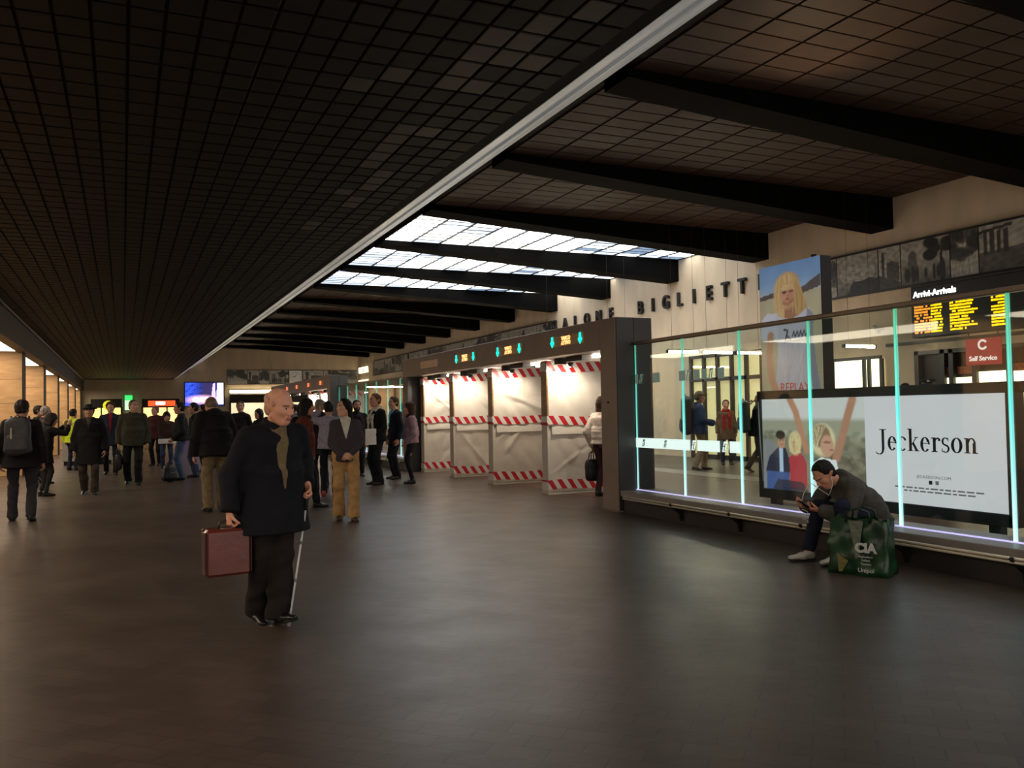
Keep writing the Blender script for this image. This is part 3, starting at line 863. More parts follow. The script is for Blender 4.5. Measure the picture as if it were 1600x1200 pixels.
# ---- glass barrier -----------------------------------------------------------------------
M_rail = mat('satin rail metal', (150, 134, 116), 0.35, metal=0.7, var=0.06)
M_ledge = mat('grey barrier ledge', (140, 130, 124), 0.45, var=0.08)
M_plinth = mat('dark barrier plinth', (46, 40, 39), 0.5, var=0.15)
M_bar = mat('polished bench bar', (226, 212, 188), 0.25, metal=0.35, var=0.05)
M_decal = mat('white glass film', (220, 240, 234), 0.4, emit=(220, 245, 240), estr=0.85)  # emission put into the film to make it look brighter
M_decal2 = mat('pale glass film', (150, 178, 166), 0.4, emit=(160, 190, 178), estr=0.15)
M_pane_gl = glassmat('barrier glass', (0.90, 0.955, 0.94), 1.6)
def edge_mat():
    m = bpy.data.materials.new('edge lit glass rim'); m.use_nodes = True
    nt = m.node_tree; b = nt.nodes['Principled BSDF']
    tc = nt.nodes.new('ShaderNodeTexCoord'); se = nt.nodes.new('ShaderNodeSeparateXYZ')
    nt.links.new(tc.outputs['Object'], se.inputs['Vector'])
    mr = nt.nodes.new('ShaderNodeMapRange'); mr.inputs['From Min'].default_value = 0.3; mr.inputs['From Max'].default_value = 2.3
    nt.links.new(se.outputs['Z'], mr.inputs['Value'])
    cr = nt.nodes.new('ShaderNodeValToRGB')
    cr.color_ramp.elements[0].color = lin((214, 250, 255)) + (1,)
    cr.color_ramp.elements[1].color = lin((96, 186, 150)) + (1,)
    e = cr.color_ramp.elements.new(0.55); e.color = lin((120, 232, 222)) + (1,)
    nt.links.new(mr.outputs['Result'], cr.inputs['Fac'])
    nt.links.new(cr.outputs['Color'], b.inputs['Emission Color']); nt.links.new(cr.outputs['Color'], b.inputs['Base Color'])
    b.inputs['Emission Strength'].default_value = 0.75
    return m
M_rim = edge_mat()
M_led = emat('cool led line', (206, 200, 255), 0.8)

def fs_logo(cx_y, z, h, root, m, x):
    mb = MB(); l = root.location
    q = [[(0, 0), (.2, 0), (.2, .5), (0, .5)], [(0, .58), (.2, .58), (.2, .8), (.62, .8), (.62, 1), (0, 1)], [(.4, .16), (.6, .16), (.6, .72), (.4, .72)], [(.28, 0), (.6, 0), (.6, .1), (.28, .1)]]
    for poly in q:
        mb.prism([(cx_y - l.y - ((u - 0.3) + 0.34 * (v - 0.5)) * h * 0.8, z + v * h) for u, v in poly], 'x', x - l.x, x - l.x + 0.003)
    return tag(mb.build('railway_mark', m, root), kind='stuff')

def barrier(y0, y1, label, pitch=1.124, decals=True, bar=True):
    root = empty('glass_barrier', (6.6, (y0 + y1) / 2, 0), 0, label, 'barrier')
    wb('plinth', M_plinth, root, 6.36, 6.9, y0, y1, 0, 0.225)
    wb('ledge', M_ledge, root, 6.31, 6.92, y0, y1, 0.225, 0.3, 0.008)
    wb('top_rail', M_rail, root, 6.565, 6.645, y0, y1, 2.335, 2.385, 0.01)
    wb('light_line', M_led, root, 6.572, 6.588, y0, y1, 0.3, 0.311)
    n = max(1, round((y1 - y0) / pitch)); p = (y1 - y0) / n
    for i in range(n):
        a, b2 = y1 - p * (i + 1), y1 - p * i
        wb('glass_pane', M_pane_gl, root, 6.594, 6.61, a + 0.008, b2 - 0.008, 0.3, 2.34)
        for yy in ((b2 - 0.007,) if i == 0 else (b2 - 0.011, b2 + 0.011)):
            wb('pane_rim', M_rim, root, 6.594, 6.61, yy - 0.005, yy + 0.005, 0.3, 2.335)
    if bar:
        for zz in (0.243, 0.215):
            MB().tube([(6.2 - 6.6, y0 - root.location.y, zz), (6.2 - 6.6, y1 - 0.25 - root.location.y, zz)], 0.0125, 8).build('bench_bar', M_bar, root)
        yy = y1 - 1.38
        while yy > y0:
            l = root.location
            mb = MB()
            mb.prism([(6.36 - l.x, 0.03), (6.36 - l.x, 0.2), (6.24 - l.x, 0.228), (6.18 - l.x, 0.258), (6.16 - l.x, 0.24), (6.22 - l.x, 0.19), (6.31 - l.x, 0.12), (6.33 - l.x, 0.03)], 'y', yy - l.y - 0.014, yy - l.y + 0.014)
            mb.build('bar_bracket', M_black, root)
            yy -= 1.124
    if decals:
        t = y1
        X = 6.586
        segs = [(0.0, 1.26), (1.42, 1.86), (2.05, 2.24)]
        for a, b2 in segs: wb('film_band', M_decal, root, X, X + 0.003, t - b2, t - a, 0.895, 1.03)
        for d in (0.2, 0.72): fs_logo(t - d, 0.915, 0.095, root, M_frame, X - 0.004)
        for d in (1.34, 1.955): fs_logo(t - d, 0.90, 0.125, root, M_decal, X)
        for d in (0.16, 1.26, 1.72): fs_logo(t - d, 1.79, 0.13, root, M_decal2, X)
        for a, b2 in ((0.02, 0.08), (0.45, 0.62), (1.06, 1.2), (1.38, 1.5), (1.54, 1.64), (1.86, 1.98)): wb('film_square', M_decal2, root, X, X + 0.003, t - b2, t - a, 1.79, 1.92)
    return root
barrier(2.45, 10.31, 'edge lit glass barrier on a dark plinth in front of the billboards')
barrier(20.44, 28.56, 'glass barrier between the two rows of ticket gates', decals=False)

# ---- billboard with the group photograph and serif name ------------------------------------
M_board = mat('dark billboard frame', (40, 44, 50), 0.4, var=0.1)
M_print = printmat('backlit print', 0.86, 0.3, 0.5)
M_ink = mat('dark ink', (38, 36, 42), 0.5)
M_ink2 = mat('grey ink', (150, 146, 150), 0.5, emit=(150, 146, 150), estr=0.25)

def serif_word(word, cap, m, root, y_left, zbase, x):
    """high contrast roman lettering drawn from rings and stems; y runs to the right of the reader"""
    def ring(cx, cz, rx, rz, tx, tz, a0, a1, n=30):
        out = []
        for k in range(n):
            a = math.radians(a0 + (a1 - a0) * k / n); b2 = math.radians(a0 + (a1 - a0) * (k + 1) / n)
            out.append([(cx + rx * math.cos(a), cz + rz * math.sin(a)), (cx + rx * math.cos(b2), cz + rz * math.sin(b2)),
                        (cx + (rx - tx) * math.cos(b2), cz + (rz - tz) * math.sin(b2)), (cx + (rx - tx) * math.cos(a), cz + (rz - tz) * math.sin(a))])
        return out
    def rect(x0, x1, z0, z1): return [[(x0, z0), (x1, z0), (x1, z1), (x0, z1)]]
    T = 0.14; H = 0.04; X = 0.66
    G = {}
    G['J'] = (rect(0.3, 0.3 + T, 0.02, 1) + rect(0.16, 0.56, 0.96, 1) + ring(0.16, 0.02, 0.255, 0.25, 0.115, 0.05, -95, 0) + ring(0.12, -0.1, 0.2, 0.13, 0.03, 0.05, 180, 265), 0.62)
    G['e'] = (ring(0.25, X / 2, 0.25, X / 2 + .01, T, H, 20, 320) + rect(0.05, 0.47, 0.36, 0.36 + H) + ring(0.25, X / 2, 0.25, X / 2 + .01, 0.07, H, 0, 40), 0.56)
    G['c'] = (ring(0.25, X / 2, 0.25, X / 2 + .01, T, H, 45, 315) + rect(0.36, 0.45, 0.48, 0.58), 0.52)
    G['k'] = (rect(0.08, 0.08 + T, 0, 1.04) + rect(0, 0.28, 0, H) + rect(0, 0.12, 1.0, 1.04) + [[(0.19, 0.28), (0.22, 0.28), (0.5, 0.64), (0.45, 0.64)]] + [[(0.24, 0.36), (0.33, 0.42), (0.58, 0.0), (0.44, 0.0)]] + rect(0.36, 0.62, 0, H) + rect(0.36, 0.58, X - H, X), 0.66)
    G['r'] = (rect(0.08, 0.08 + T, 0, X) + rect(0, 0.3, 0, H) + rect(0, 0.12, X - H - .01, X) + ring(0.33, 0.42, 0.16, 0.24, 0.04, 0.07, 40, 170) + rect(0.36, 0.46, 0.5, 0.6), 0.48)
    G['s'] = (ring(0.21, 0.49, 0.19, 0.18, 0.09, H, 40, 230) + ring(0.21, 0.17, 0.2, 0.18, 0.09, H, -140, 50) + [[(0.05, 0.42), (0.11, 0.33), (0.36, 0.22), (0.33, 0.33)]] + rect(0.33, 0.36, 0.5, 0.64) + rect(0.02, 0.05, 0.02, 0.18), 0.46)
    G['o'] = (ring(0.28, X / 2, 0.28, X / 2 + .012, T, H, 0, 360, 44), 0.62)
    G['n'] = (rect(0.08, 0.08 + T, 0, X) + rect(0, 0.28, 0, H) + rect(0, 0.12, X - H - .01, X) + ring(0.35, 0.44, 0.2, 0.23, 0.09, 0.05, 0, 170) + rect(0.55 - T, 0.55, 0, 0.45) + rect(0.38, 0.64, 0, H), 0.68)
    l = root.location; p = 0.0
    for ch in word:
        polys, adv = G[ch]
        mb = MB()
        for q in polys: mb.prism([(y_left - l.y - (p + u) * cap, zbase - l.z + v * cap) for u, v in q], 'x', x - l.x, x - l.x + 0.004)
        tag(mb.build('letter', m, root), kind=None)
        p += adv + 0.035
    return p * cap

def billboard():
    X = 7.75
    root = empty('billboard', (X, 7.3, 0), 0, 'long low billboard reading Jeckerson with a photograph of a cheering group', 'billboard')
    y0, y1, z0, z1 = 5.55, 9.03, 0.36, 1.53
    wb('back_box', M_board, root, X + 0.01, X + 0.16, y0 - 0.05, y1 + 0.05, 0.3, 1.62)
    wb('frame_rail', M_board, root, X - 0.03, X + 0.16, y0 - 0.06, y1 + 0.06, z1, 1.64, 0.008)
    wb('frame_rail', M_board, root, X - 0.03, X + 0.16, y0 - 0.06, y1 + 0.06, 0.235, z0, 0.008)
    for y in (y0 - 0.03, y1 + 0.03): wb('frame_stile', M_board, root, X - 0.03, X + 0.16, y - 0.03, y + 0.03, 0.235, 1.64)
    for y in (8.88, 7.28, 5.75): wb('leg', M_board, root, X + 0.03, X + 0.13, y - 0.06, y + 0.06, 0.0, 0.25)
    c = Canvas(150, 110, (200, 198, 196))
    v = c.v; u = c.u
    c.put((0.80 - v) / 0.05, (150, 148, 128)); c.put((0.62 - v) / 0.08, (128, 122, 104))
    c.put((0.45 - v) / 0.1 * (u > 0.5), (104, 96, 82)); c.mottle(0.35, 7, 3, (v < 0.66) * (u > 0.12))
    c.poly([(0, 0), (0, 0.6), (0.14, 0.5), (0.36, 0.1), (0.36, 0)], (126, 126, 128)); c.poly([(0.75, 0.22), (1, 0.05), (1, 0), (0.5, 0), (0.6, 0.18)], (150, 142, 132))
    for k in range(40): c.ell(random.uniform(0.02, 0.24), random.uniform(0.56, 0.64), 0.02, 0.02, (104, 100, 84), 0.35)
    for k in range(60): c.ell(random.uniform(0.55, 1.0), random.uniform(0.25, 0.62), 0.03, 0.025, random.choice(((86, 80, 64), (150, 142, 122), (116, 108, 88))), 0.4)
    sk = (172, 124, 100)
    c.stroke([(0.30, 1.0), (0.36, 0.86), (0.42, 0.6), (0.46, 0.45)], 0.03, sk, 1, 0.75)
    c.stroke([(0.9, 0.98), (0.84, 0.76), (0.79, 0.55), (0.74, 0.38)], 0.034, sk, 1, 0.75)
    c.poly([(0.03, 0.22), (0.07, 0.36), (0.16, 0.46), (0.25, 0.46), (0.29, 0.3), (0.27, 0.05), (0.05, 0.05)], (42, 46, 62))
    c.poly([(0.18, 0.46), (0.22, 0.46), (0.215, 0.18), (0.18, 0.2)], (168, 190, 214)); c.poly([(0.04, 0.2), (0.27, 0.2), (0.29, 0), (0.04, 0)], (66, 88, 140))
    c.ell(0.205, 0.53, 0.04, 0.075, (180, 132, 108)); c.ell(0.195, 0.605, 0.05, 0.05, (48, 36, 28))
    c.poly([(0.29, 0.02), (0.28, 0.36), (0.34, 0.42), (0.42, 0.4), (0.46, 0.3), (0.46, 0.02)], (170, 58, 66))
    c.ell(0.345, 0.52, 0.065, 0.13, (206, 186, 140)); c.ell(0.35, 0.5, 0.036, 0.07, (190, 140, 116))
    c.ell(0.62, 0.56, 0.115, 0.17, (214, 196, 158)); c.ell(0.61, 0.6, 0.085, 0.12, (132, 104, 78)); c.ell(0.66, 0.5, 0.062, 0.115, (194, 146, 122))
    c.ell(0.66, 0.54, 0.04, 0.012, (120, 80, 64), 0.8); c.ell(0.7, 0.46, 0.022, 0.01, (150, 84, 78), 0.8)
    c.poly([(0.52, 0.32), (0.6, 0.38), (0.74, 0.36), (0.77, 0.2), (0.78, 0), (0.5, 0)], (222, 222, 224))
    for fx, fz in ((0.205, 0.535), (0.35, 0.515)):
        for sx in (-0.014, 0.016): c.ell(fx + sx, fz + 0.012, 0.008, 0.007, (70, 46, 38), 0.8)
        c.ell(fx + 0.002, fz - 0.034, 0.016, 0.006, (150, 78, 70), 0.8)
        c.ell(fx + 0.002, fz - 0.008, 0.006, 0.014, (206, 158, 132), 0.6)
    for q in range(26): c.stroke([(0.30 + 0.09 * random.random(), 0.6), (0.285 + 0.12 * random.random(), 0.42)], 0.004, random.choice(((226, 206, 160), (176, 150, 104))), 0.5, 0.75)
    for q in range(30): c.stroke([(0.53 + 0.12 * random.random(), 0.7), (0.51 + 0.07 * random.random(), 0.5)], 0.004, random.choice(((226, 208, 170), (150, 120, 88), (110, 84, 60))), 0.5, 0.75)
    c.poly([(0.16, 0.12), (0.42, 0.1), (0.48, 0.0), (0.1, 0.0)], (40, 42, 54), 0.85)
    c.build('photo_print', M_print, root, (0, 8.165 - 7.3, z0), 'W', 1.73, z1 - z0)
    w = Canvas(24, 16, (208, 204, 208)); w.mottle(0.02, 1.5, 4)
    w.build('white_print', M_print, root, (0, 6.425 - 7.3, z0), 'W', 1.75, z1 - z0)
    serif_word('Jeckerson', 0.232, M_ink, root, 7.13, 0.93, X - 0.006)
    wtext('web_address', 'JECKERSON.COM', 0.045, (X - 0.003, 6.4, 0.66), 'W', M_ink2, root, 0.002, 0, 1.2)
    wb('icon', M_ink, root, X - 0.004, X - 0.001, 6.42, 6.46, 0.585, 0.625)
    wb('icon', M_ink2, root, X - 0.004, X - 0.001, 6.34, 6.38, 0.585, 0.625)
    for k, z in enumerate((0.53, 0.495)):
        mb = MB(); p = 6.9 - 0.12 * k
        while p > 5.9 + 0.1 * k:
            wv = random.uniform(0.03, 0.09); mb.box(X - 0.003 - X, X - 0.001 - X, p - wv - 7.3, p - 7.3, z, z + 0.016); p -= wv + 0.02
        tag(mb.build('small_print', M_ink2, root), kind='stuff')
    MB().tube([(-0.035, 9.06 - 7.3, 1.5), (-0.035, 9.04 - 7.3, 0.95), (-0.035, 9.0 - 7.3, 0.45)], 0.008, 6).build('torn_edge', mat('white paper edge', (215, 215, 212), 0.6), root)
billboard()
def billboard2():
    X = 7.75
    root = empty('billboard', (X, 3.6, 0), 0, 'slate blue billboard at the right edge behind the barrier', 'billboard')
    wb('back_box', M_board, root, X + 0.01, X + 0.16, 1.9, 5.38, 0.3, 1.62)
    for z0, z1 in ((1.53, 1.64), (0.235, 0.36)): wb('frame_rail', M_board, root, X - 0.03, X + 0.16, 1.88, 5.4, z0, z1, 0.008)
    wb('print', mat('slate print', (96, 112, 132), 0.35, emit=(96, 112, 132), estr=0.3), root, X - 0.002, X + 0.012, 1.95, 5.34, 0.36, 1.53)
    for y in (5.2, 2.1): wb('leg', M_board, root, X + 0.03, X + 0.13, y - 0.06, y + 0.06, 0.0, 0.25)
billboard2()

def poster():
    X = 8.55; y0, y1 = 8.72, 9.95
    root = empty('poster_panel', (X + 0.09, (y0 + y1) / 2, 0), 0, 'tall fashion poster panel reading Replay behind the glass barrier', 'poster')
    wb('panel_box', M_black, root, X + 0.005, X + 0.18, y0, y1, 0.35, 3.46)
    for y in (y0 + 0.15, y1 - 0.15): wb('leg', M_black, root, X + 0.03, X + 0.15, y - 0.05, y + 0.05, 0, 0.36)
    wb('base_plate', M_black, root, X - 0.1, X + 0.3, y0 + 0.02, y1 - 0.02, 0.0, 0.02)
    Z0 = 0.5; Hh = 2.96
    c = Canvas(84, 200, (168, 158, 130)); u, v = c.u, c.v
    f = (3.46 - (Z0 + v * Hh)) / 1.81       # 0 at the top edge, 1 where the billboard hides it
    def P(uu, ff): return (uu, (3.46 - 1.81 * ff - Z0) / Hh)
    c.put((0.23 - f) / 0.02, (112, 142, 178)); c.put((0.10 - f) / 0.12, (92, 124, 168), 0.6); c.put((f - 0.12) / 0.12 * (f < 0.24), (160, 176, 190), 0.6)
    c.poly([P(0, .27), P(0, .235), P(.3, .21), P(.5, .235), P(.75, .2), P(.9, .155), P(1, .13), P(1, .225), P(.7, .26), P(.35, .25)], (84, 76, 72))
    c.mottle(0.06, 3, 8)
    sk = (178, 132, 104); dr = (178, 176, 186)
    c.poly([P(.03, .42), P(.12, .375), P(.3, .385), P(.3, .6), P(.1, .6), P(-.02, .57)], (188, 186, 196))
    c.poly([P(.26, .40), P(.45, .43), P(.62, .42), P(.8, .37), P(.88, .43), P(.86, .55), P(.9, .8), P(.97, 1.05), P(1, 1.6), P(.1, 1.6), P(.2, 1.05), P(.27, .8), P(.3, .55)], dr)
    c.poly([P(.78, .37), P(.88, .43), P(.86, .55), P(.9, .8), P(.97, 1.05), P(.85, 1.05), P(.74, .6)], (132, 130, 142))
    c.stroke([P(.17, .56), P(.14, .74), P(.17, .9), P(.27, 1.04)], 0.055, sk, 1, 2.4)
    c.poly([P(.42, .3), P(.6, .3), P(.62, .42), P(.52, .45), P(.42, .43)], (150, 106, 82))
    c.ell(*P(.47, .155), .19, .05, (168, 136, 92)); c.ell(*P(.46, .22), .215, .085, (186, 154, 108))
    c.poly([P(.3, .16), P(.25, .27), P(.27, .37), P(.36, .42), P(.42, .44), P(.4, .3)], (192, 162, 116)); c.poly([P(.6, .14), P(.7, .22), P(.78, .37), P(.7, .4), P(.62, .43), P(.56, .3)], (170, 138, 94))
    for q in range(44):
        a0 = random.random(); c.stroke([P(.3 + .34 * a0, .1 + .05 * random.random()), P(.24 + .5 * a0, .24 + .05 * random.random()), P(.26 + .48 * a0, .34 + .08 * random.random())] if not .3 < a0 < .62 else [P(.34 + .26 * a0, .1), P(.36 + .24 * a0, .185)], .006, random.choice(((214, 184, 132), (150, 116, 74), (186, 152, 102))), .45, 2.4)
    c.ell(*P(.47, .25), .105, .055, (186, 136, 108)); c.poly([P(.36, .2), P(.42, .165), P(.56, .17), P(.6, .22), P(.5, .205), P(.4, .215)], (196, 166, 118))
    c.ell(*P(.42, .228), .04, .007, (70, 50, 44), .9); c.ell(*P(.53, .226), .04, .007, (70, 50, 44), .9); c.ell(*P(.47, .283), .035, .006, (146, 74, 70), .9); c.ell(*P(.475, .256), .016, .006, (140, 94, 74), .7)
    c.ell(*P(.53, .27), .05, .05, (150, 104, 80), .35, .6)
    for q in range(14): c.stroke([P(.3 + .55 * random.random(), .62), P(.28 + .6 * random.random(), 1.0)], .012, random.choice(((160, 158, 170), (194, 192, 200))), .3, 2.4)
    c.stroke([P(.4, .31), P(.47, .325), P(.55, .3)], 0.02, (140, 98, 76), .6, 2.4)
    c.stroke([P(.42, .6), P(.46, .53), P(.4, .52)], .012, (60, 58, 66), 1, 2.4); c.stroke([P(.44, .565), P(.5, .6)], .01, (60, 58, 66), 1, 2.4)
    for k in range(5): c.stroke([P(.53 + .055 * k, .585), P(.56 + .055 * k, .54), P(.575 + .055 * k, .58)], .009, (70, 68, 76), 1, 2.4)
    for k in range(8): c.stroke([P(.4 + .045 * k, .62), P(.425 + .045 * k, .61)], .007, (84, 82, 90), 1, 2.4)
    c.build('poster_print', printmat('lit poster print', 0.5, 0.3, 0.5), root, (-0.09, 0, Z0), 'W', y1 - y0 - 0.02, Hh)
    wtext('lettering', 'REPLAY', 0.19, (X - 0.006, 9.27, 1.69), 'W', mat('red print', (190, 60, 50), 0.5, emit=(190, 60, 50), estr=0.3), root, 0.003, 0.0, 0.9)
    # small uplight added on the panel to warm the ceiling tiles above
    up = empty('uplight', (X + 0.1, 8.95, 3.46), 0, 'small uplight added on top of the tall poster panel', 'spotlight')
    MB().tube([(0, 0, 0.0), (0, 0, 0.05)], 0.03, 12, rads=[0.03, 0.04]).build('housing', M_black, up)
    li = bpy.data.lights.new('added_uplight_lamp', 'SPOT'); li.energy = 190; li.color = (1, 0.72, 0.42); li.spot_size = math.radians(64); li.spot_blend = 1.0; li.shadow_soft_size = 0.05
    lo = bpy.data.objects.new('added_uplight_lamp', li); lo.location = (0, 0, 0.06); lo.rotation_euler = (math.radians(180 + 35), 0, math.radians(-35)); link(lo, up)
poster()

# ---- far wall shops and signs ------------------------------------------------------------
def shop(x0, x1, z1, inner, label, sign=None):
    root = empty('shop_front', ((x0 + x1) / 2, 58.9, 0), 0, label, 'shop front')
    w = (x1 - x0) / 2
    boxo('opening', M_dark, root, -w, w, 0.0, 0.07, 0, z1)
    boxo('lit_window', inner, root, -w + 0.08, w - 0.08, -0.03, 0.0, 0.9, z1 - 0.55)
    boxo('fascia_board', M_dark, root, -w, w, -0.12, 0.0, z1 - 0.5, z1)
    for s in (-1, -0.33, 0.33, 1): boxo('frame_post', M_frame, root, s * w - 0.04, s * w + 0.04, -0.06, 0.0, 0, z1 - 0.5)
    return root
r1 = shop(-1.8, -0.05, 2.6, emat('yellow shop light', (255, 226, 130), 1.3, 0.4, 2), 'small far shop with yellow light beside the last pier')
MB().tube([(0.1, -0.1, 2.2), (0.1, -0.16, 2.2)], 0.3, 16).build('round_sign', emat('yellow round sign', (214, 210, 40), 0.9), r1)
r2 = shop(1.1, 3.3, 2.58, emat('orange shop light', (255, 200, 130), 1.6, 0.4, 2), 'far shop with a glowing orange and white sign')
boxo('sign_panel', emat('orange sign', (240, 90, 40), 1.1, 0.5, 4), r2, -0.75, 0.85, -0.15, -0.12, 2.12, 2.46)
boxo('sign_name', emat('white sign core', (255, 240, 230), 2.0, 0.2, 5), r2, -0.3, 0.25, -0.165, -0.15, 2.2, 2.4)
def green_sign():
    root = empty('exit_sign', (0.33, 58.9, 2.2), 0, 'small green and white lit sign hung on the far wall', 'sign')
    boxo('top', emat('green light', (60, 235, 110), 1.2), root, -0.22, 0.22, -0.06, 0.02, 0.3, 0.62)
    boxo('bottom', emat('pale green light', (190, 255, 190), 1.2), root, -0.22, 0.22, -0.06, 0.02, -0.3, 0.3)
    boxo('case', M_frame, root, -0.24, 0.24, 0.02, 0.08, -0.32, 0.64)
green_sign()
def screen():
    root = empty('video_screen', (4.83, 58.9, 2.2), 0, 'glowing blue video screen with white letters on the far wall', 'screen')
    boxo('case', M_black, root, -1.24, 1.24, 0.0, 0.08, -0.15, 1.45)
    c = Canvas(70, 44, (30, 40, 110)); u, v = c.u, c.v
    c.put((0.42 - u) / 0.3, (40, 70, 200)); c.mottle(0.8, 9, 5, (u < 0.45)); c.put((u - 0.4) / 0.1 * (u < 0.72), (46, 36, 70), 0.8)
    c.poly([(0.66, 0.1), (0.72, 0.95), (0.77, 0.98), (0.8, 0.1)], (220, 180, 235)); c.poly([(0.81, 0.3), (0.84, 1), (1, 1), (1, 0.05), (0.86, 0.05)], (255, 240, 255))
    c.ell(0.45, 0.26, 0.36, 0.16, (240, 190, 225), 0.9, 0.5)
    c.build('picture', printmat('video picture', 1.6), root, (0, -0.006, -0.1), 'S', 2.36, 1.5)
    me = text_mesh('CATE', 0.42, 0.01, 0.01, 1.25); me.transform(flat_matrix((-0.1, -0.02, 0.28), 'S')); obj('lettering', me, emat('white letter light', (255, 250, 255), 2.2), root)
screen()
def far_lamp(x0, x1, z, y, label):
    root = empty('light_strip', ((x0 + x1) / 2, y, z), 0, label, 'lamp', 'light strips at the far end')
    w = (x1 - x0) / 2
    boxo('diffuser', emat('far strip light', (255, 236, 196), 9.0, 0.2, 1), root, -w, w, -0.06, 0.06, -0.1, 0.1)
    boxo('housing', M_frame, root, -w - 0.03, w + 0.03, 0.06, 0.12, -0.13, 0.13)
far_lamp(6.4, 9.3, 3.0, 58.85, 'long light strip below the far photographs')
far_lamp(9.6, 10.6, 3.15, 58.85, 'short light strip below the square clock')
r3 = shop(6.4, 14.5, 2.8, emat('mixed shop light', (255, 236, 190), 0.9, 0.6, 1.2), 'wide far shop front below the photograph band')

# ================================================================ PEOPLE: smooth blended surfaces
def unit(v):
    v = np.asarray(v, float); n = np.linalg.norm(v)
    return v / n if n > 1e-9 else v
def RX(a):
    a = math.radians(a); c, s = math.cos(a), math.sin(a); return np.array([[1, 0, 0], [0, c, -s], [0, s, c]])
def RY(a):
    a = math.radians(a); c, s = math.cos(a), math.sin(a); return np.array([[c, 0, s], [0, 1, 0], [-s, 0, c]])
def RZ(a):
    a = math.radians(a); c, s = math.cos(a), math.sin(a); return np.array([[c, -s, 0], [s, c, 0], [0, 0, 1]])

class Pr:
    """elliptical tapered capsule from a to b (a==b gives an ellipsoid)"""
    def __init__(s, a, b, r0, r1=None, rc=None, side=(1, 0, 0), axis=(0, 0, 1), k=0.02, n=2.0, op='u', tag=None):
        s.a = np.asarray(a, float); s.b = np.asarray(b, float)
        t = lambda r: (float(r), float(r)) if np.isscalar(r) else (float(r[0]), float(r[1]))
        s.r0 = t(r0); s.r1 = t(r1 if r1 is not None else r0)
        s.rc = rc if rc is not None else min(s.r0[1], s.r1[1])
        s.side = np.asarray(side, float); s.axis = np.asarray(axis, float); s.k = k; s.n = n; s.op = op
    def xf(s, R, T=(0, 0, 0), sc=1.0):
        T = np.asarray(T, float)
        q = Pr(R @ s.a * sc + T, R @ s.b * sc + T, tuple(v * sc for v in s.r0), tuple(v * sc for v in s.r1), s.rc * sc, R @ s.side, R @ s.axis, s.k * sc, s.n, s.op)
        return q
    def bounds(s):
        m = max(*s.r0, *s.r1, s.rc) * 1.05
        return np.minimum(s.a, s.b) - m, np.maximum(s.a, s.b) + m
    def dist(s, X, Y, Z):
        w = s.b - s.a; L = np.linalg.norm(w)
        w = w / L if L > 1e-6 else unit(s.axis)
        u = unit(s.side - np.dot(s.side, w) * w)
        if np.linalg.norm(u) < 0.5: u = unit(np.cross(w, (0.3, 0.9, 0.1)))
        v = np.cross(w, u)
        qx, qy, qz = X - s.a[0], Y - s.a[1], Z - s.a[2]
        z = qx * w[0] + qy * w[1] + qz * w[2]
        pu = qx * u[0] + qy * u[1] + qz * u[2]
        pv = qx * v[0] + qy * v[1] + qz * v[2]
        if L > 1e-6: t = np.clip(z / L, 0, 1); ez = z - t * L
        else: t = 0.0 * z; ez = z
        rx = s.r0[0] + (s.r1[0] - s.r0[0]) * t; ry = s.r0[1] + (s.r1[1] - s.r0[1]) * t
        if s.n == 2.0: r2 = (pu / rx) ** 2 + (pv / ry) ** 2
        else: r2 = (np.abs(pu / rx) ** s.n + np.abs(pv / ry) ** s.n) ** (2.0 / s.n)
        return (np.sqrt(r2 + (ez / s.rc) ** 2) - 1.0) * np.minimum(rx, ry)

class Plane:
    """cuts away everything on the side its normal points to"""
    def __init__(s, p, n): s.p = np.asarray(p, float); s.nn = unit(n); s.op = 'cut'
    def xf(s, R, T=(0, 0, 0), sc=1.0): return Plane(R @ s.p * sc + np.asarray(T, float), R @ s.nn)

